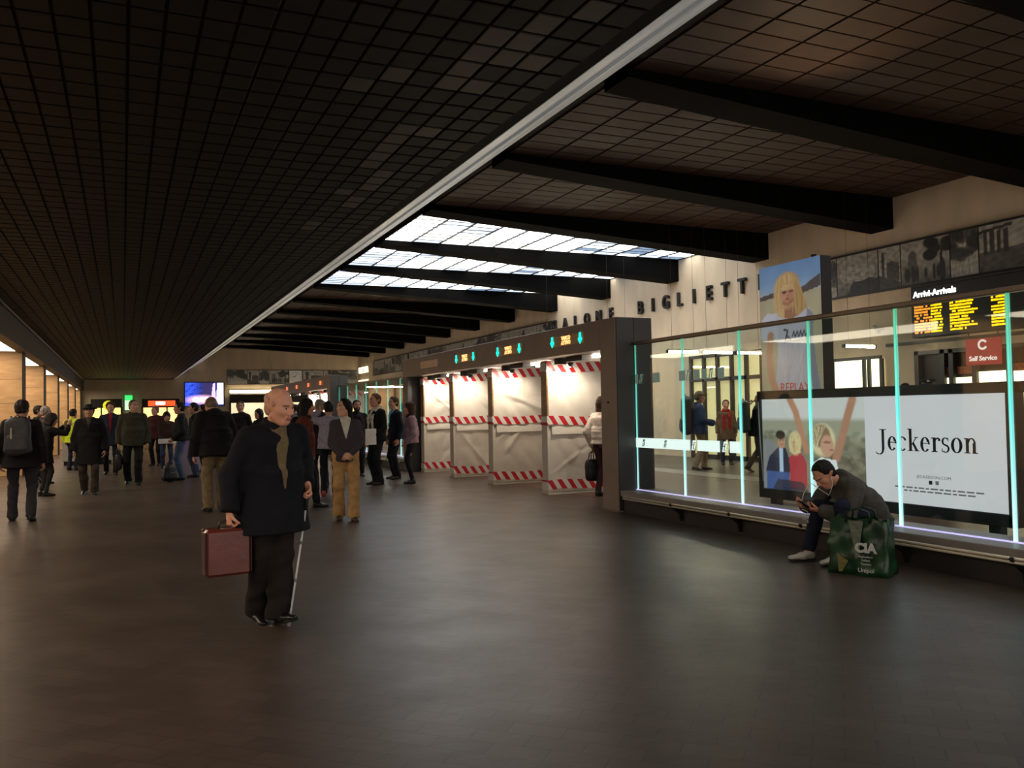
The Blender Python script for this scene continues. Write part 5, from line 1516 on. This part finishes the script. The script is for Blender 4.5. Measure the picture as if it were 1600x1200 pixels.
# --- the seated man with the phone
sp, sf, sh = (6.33, 5.98, 0.0), 78, 1.76
def sl(w): return loc(sp, sf, sh, w)
seated = person('man in a dark grey hooded jacket sitting on the barrier ledge over his phone', sp, sf, sh,
    dict(c=(82, 77, 72), t=.03, fold=.009, hood=True, sit=True, arm=.012, name='hooded_jacket', cuff=.0, flare=.0),
    dict(c=(36, 40, 56), r=.006, hem=.052, drop=.0, sole=(180, 172, 160)), ('cropped', (30, 22, 18)), (216, 152, 122),
    dict(pelvis=(0, -.04, .40), lean=(30, 0, 0), hunch=26, head=(4, 44, 0), lf=sl((5.86, 6.10 - .22, .095)), rf=sl((5.80, 6.18, .095)), lkp=(-.25, 1, .6), rkp=(.25, 1, .6),
         rh=sl((5.86, 6.26, .50)), lh=sl((5.88, 6.08, .47)), rep=(.9, -.5, -.5), lep=(-.9, -.5, -.5),
         rhand=dict(f=(-.35, .85, .15), n=(-.5, 0, .8), curl=34, t=(-.3, .6, .6)), lhand=dict(f=(.5, .75, .1), n=(.4, 0, .85), curl=40, t=(.3, .6, .6))), h=.0065, shoes=(196, 186, 172), build=1.08)
def phone():
    w = seated['world'](0.5 * (seated['wri']['l'] + seated['wri']['r'])) + np.array((-.10, .0, .035))
    root = empty('mobile_phone', tuple(w), math.radians(70), 'dark mobile phone in the hands of the sitting man', 'phone')
    root.rotation_euler = (math.radians(35), 0, math.radians(78))
    MB().box(-.036, .036, -.07, .07, -.005, .005, .003).build('case', M_black, root)
    MB().box(-.032, .032, -.06, .06, .005, .006).build('screen', mat('phone screen', (60, 66, 80), .1, emit=(150, 160, 180), estr=.15), root)
    # earphone cord
    e = seated['world'](seated['hc'] + seated['RH'] @ np.array((-.085, .0, -.02)))
    e2 = seated['world'](seated['hc'] + seated['RH'] @ np.array((.085, .0, -.02)))
    m = (e + w) / 2
    root2 = empty('earphones', tuple(w), 0, 'white earphone cord hanging from the sitting man down to his phone', 'earphones')
    L = lambda p: tuple(np.asarray(p) - w)
    wm = mat('white cord', (222, 220, 214), .5)
    j = w + np.array((.03, .0, .17))
    MB().tube([L(e), L(e + np.array((-.0, -.02, -.07))), L(e + np.array((-.03, -.0, -.17))), L(j + np.array((.03, -.02, .03))), L(j)], .0032, 6).build('cord', wm, root2)
    MB().tube([L(j), L(j + np.array((-.02, .03, -.08))), L(w + np.array((-.01, .03, .02)))], .0035, 6).build('cord', wm, root2)
    pts = [L(w + np.array((-.02 + .035 * math.sin(k * .9), -.01 + .03 * math.cos(k * .9), -.04 - .012 * k))) for k in range(11)]
    MB().tube(pts, .0035, 6).build('cord_loop', wm, root2)
    MB().tube([L(j), L(j + np.array((0, 0, -.035)))], .007, 8).build('remote', wm, root2)
phone()
def shopping_bag():
    root = empty('shopping_bag', (5.76, 5.5, 0), math.radians(20), 'green printed shopping bag lettered CIA standing beside the sitting man', 'shopping bag')
    g = mat('green bag print', (26, 62, 34), .32, var=.55, scale=9, spec=.5, bump=.08, bscale=14)
    pts0 = [(-.25, -.13), (.25, -.13), (.25, .13), (-.25, .13)]
    nz = 9; nx = 14; V = []; F = []
    ring = []
    per = [(-.25 + .5 * i / nx, -.12) for i in range(nx)] + [(.25, -.12 + .24 * i / 6) for i in range(6)] + [(.25 - .5 * i / nx, .12) for i in range(nx)] + [(-.25, .12 - .24 * i / 6) for i in range(6)]
    n = len(per)
    for k in range(nz + 1):
        t = k / nz
        for i, (x, y) in enumerate(per):
            q = 1 - .06 * t; w = .012 * math.sin(i * 1.3 + k * .9) + .01 * math.sin(i * .5 - k * 1.7)
            yy = y * (1 - .35 * t * t) + w; V.append((x * q + w * .5, yy, .47 * t + (.012 * math.sin(i * .8) if k == nz else 0)))
    for k in range(nz):
        for i in range(n): F.append((k * n + i, k * n + (i + 1) % n, (k + 1) * n + (i + 1) % n, (k + 1) * n + i))
    F.append(tuple(range(n))[::-1])
    root.rotation_euler = (0, 0, math.radians(-64))
    o = obj('body', mesh_from('bag', np.array(V), F, True), g, root)
    for y in (-.085, .085):
        MB().tube([(-.1, y, .44), (-.09, y, .53), (0, y * .9, .56), (.09, y, .53), (.1, y, .44)], .009, 6).build('handle', mat('dark handle', (22, 40, 26), .5), root)
    gs = mat('grey green print', (112, 118, 100), .4, var=.3, scale=30)
    MB().prism([(-.06, .46), (.06, .46), (.03, .28), (.02, .16), (-.01, .14), (-.03, .3)], 'y', -.139, -.133).build('printed_patch', gs, root)
    MB().prism([(-.16, .18), (-.07, .12), (-.12, .03), (-.15, .02)], 'y', -.141, -.135).build('printed_patch', mat('ochre print', (120, 112, 60), .4, var=.4, scale=40), root)
    wm = mat('white bag print', (206, 206, 200), .4)
    for body, sz, z, b in (('CIA', .105, .235, .006), ('Agricoltori', .026, .165, 0), ('Italiani', .026, .135, 0), ('Toscana', .026, .105, 0), ('Unipol', .05, .05, 0)):
        me = text_mesh(body, sz, .003, b); me.transform(flat_matrix((.075, -.142, z), 'S')); obj('lettering', me, wm, root)
shopping_bag()

# --- the woman in khaki trousers and the people waiting by the gates
kp, kf, kh = (2.76, 11.6), 170, 1.68
knit = stripemat('dark patterned knit', (44, 36, 40), (74, 62, 66), .022, (.7, .2, .7), .9)
khaki = person('woman in khaki trousers and dark patterned cardigan with clasped hands', kp, kf, kh,
    dict(c=(50, 42, 46), m=knit, t=.014, hem=.84, flare=.01, arm=.004, vee=((206, 196, 178), .17, .085, .0, 'blouse'), name='cardigan', collar=.03),
    dict(c=(176, 134, 86), r=.014, hem=.075, drop=.03, fold=.009), ('tail', (22, 17, 16)), (212, 156, 126),
    dict(lean=(2, 0, 0), head=(-58, -4, 0), lf=(-.10, .14, .085), rf=(.09, -.06, .09), lh=(-.05, .19, .93), rh=(.045, .20, .92), lep=(-1, -.6, 0), rep=(1, -.6, 0),
         rhand=dict(f=(-.8, .35, -.2), n=(0, -.9, -.3), curl=45, t=(0, 0, 1)), lhand=dict(f=(.8, .35, -.3), n=(0, -.9, -.3), curl=45, t=(0, 0, 1))), h=.008, fem=True, shoes=(54, 42, 34))
scarfman = person('tall man in a dark jacket with a long white scarf facing left', (4.68, 16.9), 104, 1.87,
    dict(c=(24, 24, 28), t=.022, hem=.83, scarf=(214, 204, 184), scarf_tails=True, name='jacket', vee=((200, 194, 184), .2, .06, 0, 'shirt')),
    dict(c=(26, 27, 33), r=.006), ('short', (104, 74, 54)), (196, 140, 118), dict(head=(0, -2, 0), lh=(-.24, .2, .92), lhand=dict(f=(0, .7, -.6), n=(1, 0, 0), curl=40)), h=.009)
def sheet(label, at, rz, w, hgt, tilt=0):
    root = empty('paper_sheet', at, math.radians(rz), label, 'paper', None)
    MB().box(-w / 2, w / 2, -.004, .004, 0, hgt).build('page', mat('white paper', (214, 212, 206), .7), root)
    MB().box(-w / 2 + .01, w / 2 - .01, -.006, -.004, .02, hgt - .02).build('top_page', mat('paper page', (200, 198, 192), .7), root)
    root.rotation_euler = (math.radians(tilt), 0, math.radians(rz))
w = scarfman['world'](scarfman['wri']['l'] + np.array((-.01, .1, -.06)))
sheet('white papers held by the man with the white scarf', (w[0], w[1] - .03, w[2] - .1), 14, .24, .31)
person('man in a navy suit and light blue shirt beside the white scarf man', (5.42, 18.1), 96, 1.82, dict(c=(24, 28, 42), t=.02, hem=.84, vee=((120, 146, 178), .1, .075, 0, 'shirt'), name='suit_jacket'),
    dict(c=(24, 27, 38)), ('short', (60, 42, 30)), (196, 146, 122), dict(head=(4, 0, 0)), h=.011)
person('woman in a mauve sweater with brown bobbed hair by the first partition', (5.35, 16.75), 72, 1.68, dict(c=(136, 112, 122), t=.03, hem=.86, arm=.012, flare=.0, name='sweater', scarf=(50, 40, 38)),
    dict(c=(28, 28, 38), r=-.004, hem=.045), ('bob', (56, 36, 26)), (190, 138, 114), dict(head=(8, 0, 0), lh=(-.16, .12, .88), rh=(.2, .12, .88)), h=.009, fem=True)
person('bearded dark haired man in a black jacket behind the white scarf man', (4.88, 19.4), 172, 1.78, dict(c=DK, t=.022, hem=.82), dict(c=(28, 28, 34)), ('short', (26, 20, 18)), (176, 124, 98), dict(head=(6, 2, 0)), h=.012, beard=(34, 26, 22))
person('man in pale lilac sleeves raising a hand to his ear behind the khaki woman', (3.30, 15.1), -20, 1.70, dict(c=(150, 142, 156), t=.022, hem=.86, arm=.006), dict(c=(26, 27, 34)), ('short', (34, 26, 22)), (186, 134, 108),
    dict(lh=(-.2, .22, 1.52), lep=(-1, -.2, -.6), lhand=dict(f=(.2, .1, 1), n=(1, 0, 0), curl=30), head=(10, 6, 0)), h=.011, shoes=(150, 40, 34))
person('grey haired person in a dark coat seen from behind near the khaki woman', (3.5, 16.7), 12, 1.75, dict(c=(34, 30, 33), t=.03, hem=.66, flare=.03, collar=.05, name='coat'), dict(c=(26, 26, 30)), ('curly', (132, 122, 112)), (186, 138, 116), dict(head=(20, 0, 0)), h=.011)
person('short dark haired person in a black padded coat beside the grey haired one', (3.28, 17.4), 20, 1.70, dict(c=BLK, t=.04, hem=.7, arm=.015, collar=.05, name='coat'), dict(c=(24, 25, 30)), ('bob', (28, 22, 20)), (186, 138, 116), dict(head=(-14, 0, 0)), h=.012, fem=True)
person('woman in a rust coloured jacket with long dark hair behind the bald man', (2.52, 13.3), -96, 1.72, dict(c=(96, 46, 30), t=.028, hem=.8, arm=.01, scarf=(46, 34, 32)), dict(c=(28, 28, 34)), ('long', (28, 20, 18)), (196, 138, 118), dict(head=(-8, 6, 0), lf=(-.1, .2, .09), rf=(.1, -.2, .12), rfp=-25), h=.011, fem=True)
person('bulky man in a dark jacket and beige trousers seen from behind with bent head', (1.30, 13.75), 14, 1.84, dict(c=(25, 23, 24), t=.05, hem=.80, arm=.03, flare=.02, hump=True, hy=.0), dict(c=(122, 102, 76), r=.012, hem=.07),
    ('fringe_back', (120, 98, 84)), (204, 142, 118), dict(lean=(10, 0, 0), hunch=14, head=(0, 30, 0), lf=(-.12, .02, .085), rf=(.1, .06, .085)), h=.010, build=1.14)
person('tall man in a dark coat among the crowd behind the bulky man', (2.62, 21.8), 150, 1.82, dict(c=(32, 30, 33), t=.026, hem=.7), dict(c=BLK), ('short', (70, 52, 42)), (190, 140, 118), dict(head=(20, 0, 0)), h=.012)
person('short person in a black jacket beside the distant red displays', (2.95, 20.9), 120, 1.62, dict(c=BLK, t=.028, hem=.78), dict(c=BLK), ('bob', (30, 24, 22)), (184, 134, 110), {}, h=.012, fem=True)

# --- the left side of the hall
bk = person('man in a dark coat with a grey backpack walking away at the left edge', (-1.32, 14.0), -4, 1.76, dict(c=(28, 25, 26), t=.032, hem=.76, arm=.014, flare=.025, collar=.05, name='coat'), dict(c=(52, 48, 52), r=.006, hem=.06),
    ('short', (44, 34, 28)), (188, 138, 112), dict(lf=(-.13, .12, .085), rf=(.13, -.05, .1), rfp=-14, head=(-8, 6, 0)), h=.009, build=1.12)
def backpack(info, label, col, scale=1.0, tall=.46, accent=None, drop=0.0):
    at = info['world'](info['C']((0, -.235, .02 - drop)))
    root = empty('backpack', tuple(at), math.radians(info['face']), label, 'backpack')
    m = mat('backpack %d %d %d' % col, col, .6, var=.2, scale=16)
    k = scale
    sdf_part('body', [Pr((0, 0, .06 * k), (0, 0, (tall - .1) * k), (.155 * k, .085 * k), (.14 * k, .075 * k), rc=.07 * k, n=3.2)], .012, m, root, .004, 3)
    sdf_part('front_pocket', [Pr((0, -.075 * k, .08 * k), (0, -.075 * k, .22 * k), (.12 * k, .035 * k), (.11 * k, .03 * k), rc=.04 * k, n=3.2)], .01, m, root, .003, 5)
    for s in (-1, 1): MB().tube([(s * .09 * k, .06 * k, tall * k * .8), (s * .1 * k, .16 * k, tall * k * .95), (s * .11, .2, tall * k * .9)], .014, 8).build('strap', m, root)
    MB().tube([(-.04, -.02, tall * k - .04), (0, -.02, tall * k), (.04, -.02, tall * k - .04)], .008, 6).build('handle', m, root)
    if accent: MB().box(-.07, -.05, -.118 * k, -.108 * k, .2 * k, .34 * k, .003).build('tag', mat('pale tag', accent, .5), root)
    return root
backpack(bk, 'dark grey backpack on the man walking away at the left edge', (56, 54, 56), 1.12, .5, (190, 170, 140), .05)
pw = person('woman in a black coat bending with raised arms to take a photograph', (-1.36, 18.3), -64, 1.60, dict(c=(24, 22, 23), t=.026, hem=.68, flare=.03, name='coat'), dict(c=(40, 36, 38), r=-.004, hem=.045), ('bob', (36, 28, 24)), (186, 136, 112),
    dict(lean=(8, 0, 0), hunch=8, head=(0, 14, 0), lh=(-.1, .46, 1.42), rh=(.1, .46, 1.42), lep=(-1, -.2, -.8), rep=(1, -.2, -.8), lhand=dict(f=(0, .3, .9), n=(1, 0, 0), curl=25), rhand=dict(f=(0, .3, .9), n=(-1, 0, 0), curl=25)), h=.010, fem=True)
person('old man with grey hair and a brown collar behind the woman taking a photograph', (-1.62, 21.8), -70, 1.76, dict(c=(66, 54, 46), t=.026, hem=.72, collar=.05), dict(c=BLK), ('short', (150, 138, 128)), (196, 146, 122), dict(head=(-10, 4, 0)), h=.012)
person('dark haired man in a black jacket farthest back beside the left piers', (-1.88, 23.4), -80, 1.80, dict(c=BLK, t=.024, hem=.8), dict(c=BLK), ('short', (36, 28, 24)), (184, 134, 110), dict(head=(-14, 0, 0)), h=.012)
person('man in a brimmed hat and long black coat walking towards the viewer', (-.58, 18.25), 176, 1.74, dict(c=(22, 20, 21), t=.04, hem=.58, flare=.045, arm=.018, collar=.045, vee=((70, 62, 54), .3, .05, 0, 'scarf'), name='long_coat'), dict(c=(58, 48, 42), r=.008, hem=.068),
    ('short', (60, 50, 44), ('brim', (22, 19, 19))), (178, 130, 104), dict(lf=(-.1, .1, .085), rf=(.1, -.1, .1), rfp=-14), h=.010, build=1.06)
person('worker in a bright yellow jacket behind the man with the hat', (-1.28, 26.8), -30, 1.74, dict(c=(196, 206, 40), t=.03, hem=.78, arm=.012, m=mat('hi vis yellow', (206, 222, 40), .6, emit=(206, 222, 40), estr=.06), collar=.05), dict(c=(40, 42, 60)), ('short', (40, 32, 28)), (190, 140, 116), {}, h=.012)
rt = person('curly haired man in a dark blue coat with a red tie', (-.28, 24.0), 178, 1.88, dict(c=(36, 38, 52), t=.026, hem=.7, flare=.03, vee=((126, 30, 40), -.02, .045, 0, 'tie'), name='coat'), dict(c=(30, 28, 32)), ('curly', (72, 44, 30)), (194, 142, 118), dict(head=(0, 14, 0), rf=(.1, -.1, .1)), h=.011)
bm = person('heavy man in an olive jacket carrying a dark bag towards the viewer', (.2, 20.2), 176, 1.86, dict(c=(58, 56, 44), t=.036, hem=.80, arm=.016, belly=.04, collar=.05), dict(c=(28, 26, 27), r=.01, hem=.065),
    ('cropped', (90, 76, 66)), (196, 144, 118), dict(head=(34, 0, 0), lf=(-.1, .14, .085), rf=(.11, -.1, .11), rfp=-18), h=.010, build=1.12)
def handbag(info, q, label, w=.36, hgt=.34, name='holdall', dz=.13, col=(26, 24, 25)):
    at = info['world'](info['wri'][q] + np.array((0, .0, -.09)))
    root = empty(name, (at[0], at[1], at[2] - hgt - .13), math.radians(info['face'] + 90 if name != 'document_case' else info['face']), label, 'bag')
    m = mat('bag %d %d %d' % col, col, .55, var=.2, scale=14)
    sdf_part('body', [Pr((-w * .32, 0, hgt * .5), (w * .32, 0, hgt * .5), (.07, hgt * .5), (.07, hgt * .5), rc=.06, side=(0, 1, 0), n=3.5)], .012, m, root, .003, 2)
    for s in (-1, 1): MB().tube([(-w * .25, s * .03, hgt * .93), (-w * .16, s * .02, hgt + .1), (0, 0, hgt + .135), (w * .16, s * .02, hgt + .1), (w * .25, s * .03, hgt * .93)], .009, 6).build('handle', m, root)
    MB().box(-w * .3, w * .3, -.006, .006, hgt - .01, hgt + .006).build('zip', mat('zip', (60, 58, 58), .4), root)
    return root
handbag(bm, 'r', 'dark holdall hanging from the right hand of the heavy man in olive')
handbag(rt, 'r', 'black case hanging from the hand of the man with the red tie', .34, .34, 'holdall', col=(20, 19, 20))
person('grey haired man in a dark red jacket far back in the queue', (.9, 27.6), 150, 1.80, dict(c=(66, 34, 32), t=.026, hem=.78), dict(c=BLK), ('short', (120, 104, 94)), (204, 146, 124), dict(head=(-20, 0, 0)), h=.012)
gp = person('girl in a brown jacket and jeans reading a white sheet', (1.05, 24.6), 184, 1.62, dict(c=(58, 40, 36), t=.026, hem=.78), dict(c=(48, 58, 84), r=-.002), ('bob', (34, 26, 22)), (194, 144, 120),
    dict(head=(0, 26, 0), lh=(-.12, .2, .86), rh=(.12, .2, .86), lhand=dict(f=(.5, .6, -.3), n=(0, -.5, .8), curl=35), rhand=dict(f=(-.5, .6, -.3), n=(0, -.5, .8), curl=35)), h=.011, fem=True)
sheet('long white sheet held by the girl in the brown jacket', (1.05, 24.28, .74), 0, .42, .13, -20)
j1 = person('man in a black jacket and blue jeans in profile at the front of the queue', (1.22, 20.95), 82, 1.80, dict(c=(32, 32, 34), t=.03, hem=.88, arm=.012, collar=.04), dict(c=(70, 84, 112), r=.004), ('short', (26, 21, 20)), (192, 140, 116), dict(head=(6, 0, 0), lh=(-.2, .16, .92), rh=(.2, .16, .92)), h=.010)
person('second man in a black jacket and grey blue jeans behind the first in the queue', (1.58, 21.75), 74, 1.80, dict(c=(30, 30, 33), t=.028, hem=.86, arm=.01, hood=True), dict(c=(54, 62, 84), r=.004), ('short', (30, 24, 22)), (192, 140, 116), dict(head=(10, 2, 0), lh=(-.2, .2, .98)), h=.010)
person('dark haired woman in a black coat behind the two men in jeans', (1.92, 23.4), 84, 1.76, dict(c=(26, 24, 25), t=.03, hem=.66, name='coat'), dict(c=BLK), ('curly', (32, 25, 22)), (186, 136, 114), {}, h=.012, fem=True)
person('man in a dark green parka deep in the crowd under the blue screen', (2.25, 25.0), 110, 1.80, dict(c=(36, 40, 34), t=.034, hem=.68, hood=True, name='parka'), dict(c=BLK), ('short', (58, 44, 36)), (194, 142, 120), {}, h=.012)
person('pale haired person in a beige coat deep in the crowd', (2.55, 27.5), 160, 1.74, dict(c=(104, 90, 74), t=.03, hem=.66, name='coat'), dict(c=BLK), ('bob', (150, 124, 88)), (200, 150, 126), {}, h=.012, fem=True)
person('person in a dark red coat at the distant gates', (4.2, 24.5), 60, 1.72, dict(c=(84, 34, 36), t=.03, hem=.7, name='coat'), dict(c=BLK), ('bob', (40, 30, 26)), (190, 140, 118), {}, h=.012, fem=True)
person('man in a grey jacket at the distant gates', (4.9, 27.0), 30, 1.78, dict(c=(70, 68, 70), t=.026, hem=.82), dict(c=BLK), ('short', (48, 38, 32)), (190, 140, 118), {}, h=.012)
def floor_bag():
    root = empty('rucksack', (0.93, 20.5, 0), math.radians(25), 'black rucksack standing on the floor before the man in jeans', 'backpack')
    sdf_part('body', [Pr((0, 0, .1), (0, 0, .3), (.17, .12), (.14, .1), rc=.1, n=3)], .012, BAG, root, .006, 4)
    sdf_part('pocket', [Pr((0, -.1, .1), (0, -.1, .18), (.12, .05), (.11, .04), rc=.05, n=3)], .011, BAG, root, .004, 6)
    MB().tube([(-.06, 0, .39), (0, 0, .45), (.06, 0, .39)], .01, 6).build('handle', BAG, root)
    MB().tube([(-.14, -.06, .3), (-.2, -.1, .16), (-.17, -.08, .02)], .012, 6).build('strap', mat('grey strap', (110, 108, 106), .5), root)
floor_bag()

# --- behind the gate post and behind the glass
pp = person('person in a white padded jacket passing behind the dark gate post', (7.22, 12.35), -70, 1.68, dict(c=(206, 192, 180), t=.03, hem=.9, arm=.015), dict(c=(70, 48, 50)), ('bob', (70, 48, 34)), (190, 140, 118), dict(lh=(-.2, -.02, .86)), h=.010, fem=True)
handbag(pp, 'l', 'black square bag carried by the person in the white jacket', .3, .36, 'handbag', col=(14, 14, 15))
ip = person('man in a blue jacket and cap with a large rucksack behind the glass', (12.0, 16.15), -118, 1.84, dict(c=(62, 78, 112), t=.034, hem=.80, arm=.012, collar=.05), dict(c=(150, 128, 100), r=.012, hem=.07, fold=.008), ('short', (84, 70, 56), ('cap', (92, 84, 70))), (196, 144, 116),
    dict(rh=(.18, .3, 1.02), rhand=dict(f=(0, .9, .2), n=(-.7, 0, .5), curl=40), lf=(-.1, .12, .085), rf=(.1, -.1, .1), rfp=-12), h=.011, build=1.2)
backpack(ip, 'large dark hiking rucksack on the man in the blue jacket', (30, 34, 40), 1.5, .62, None, .22)
dp = person('dark clothed traveller with an olive rucksack walking behind the glass', (12.7, 15.0), -116, 1.74, dict(c=(34, 36, 42), t=.028, hem=.78, arm=.01), dict(c=(38, 40, 48)), ('bob', (128, 96, 66)), (196, 144, 120), dict(lean=(10, 0, 0), lf=(-.1, .24, .09), rf=(.1, -.22, .13), rfp=-28), h=.012, fem=True)
backpack(dp, 'dark olive rucksack on the traveller beside the billboard', (34, 48, 42), 1.35, .56, None, .16)
person('traveller with a red scarf in a brown coat standing before the glazed doors', (13.7, 17.3), 150, 1.64, dict(c=(112, 92, 72), t=.028, hem=.68, scarf=(168, 40, 44), scarf_tails=True, name='coat'), dict(c=(60, 60, 76)), ('short', (74, 52, 40)), (206, 146, 124), {}, h=.012, fem=True)
person('person in a grey blue jacket standing next to the red scarf traveller', (14.1, 16.2), 160, 1.66, dict(c=(84, 92, 116), t=.026, hem=.82), dict(c=(46, 48, 58)), ('bob', (150, 112, 60)), (200, 148, 124), {}, h=.012, fem=True)
po = person('police officer in a dark peaked cap behind the billboard', (12.05, 10.0), 130, 1.87, dict(c=(34, 38, 52), t=.024, hem=.82, collar=.03), dict(c=(40, 44, 58)), ('cropped', (40, 32, 28), ('police', (24, 25, 32))), (204, 152, 128), {}, h=.010)
MB().box(-.02, .02, .135, .145, .09, .12, .004).build('cap_badge', mat('badge', (210, 206, 200), .4), po['root']).matrix_local = Matrix.Translation(tuple(po['hc'])) @ Matrix(po['RH'].tolist()).to_4x4()
person('dark haired person mostly hidden behind the billboard beside the officer', (12.4, 10.75), 120, 1.82, dict(c=(46, 44, 46), t=.026, hem=.8), dict(c=BLK), ('short', (30, 24, 22)), (190, 142, 118), {}, h=.012)
# pale information counter at the left, behind the photographer
ct = empty('service_counter', (-1.0, 30.0, 0), 0, 'pale service counter in front of the left piers', 'counter')
boxo('body', mat('pale counter', (168, 158, 146), .5), ct, -.7, .7, -.35, .35, 0.12, 1.0, .01)
boxo('top', mat('counter top', (120, 104, 92), .4), ct, -.76, .76, -.4, .4, 1.0, 1.05, .008)
boxo('kick_plate', M_dark, ct, -.66, .66, -.3, .3, 0, 0.12)
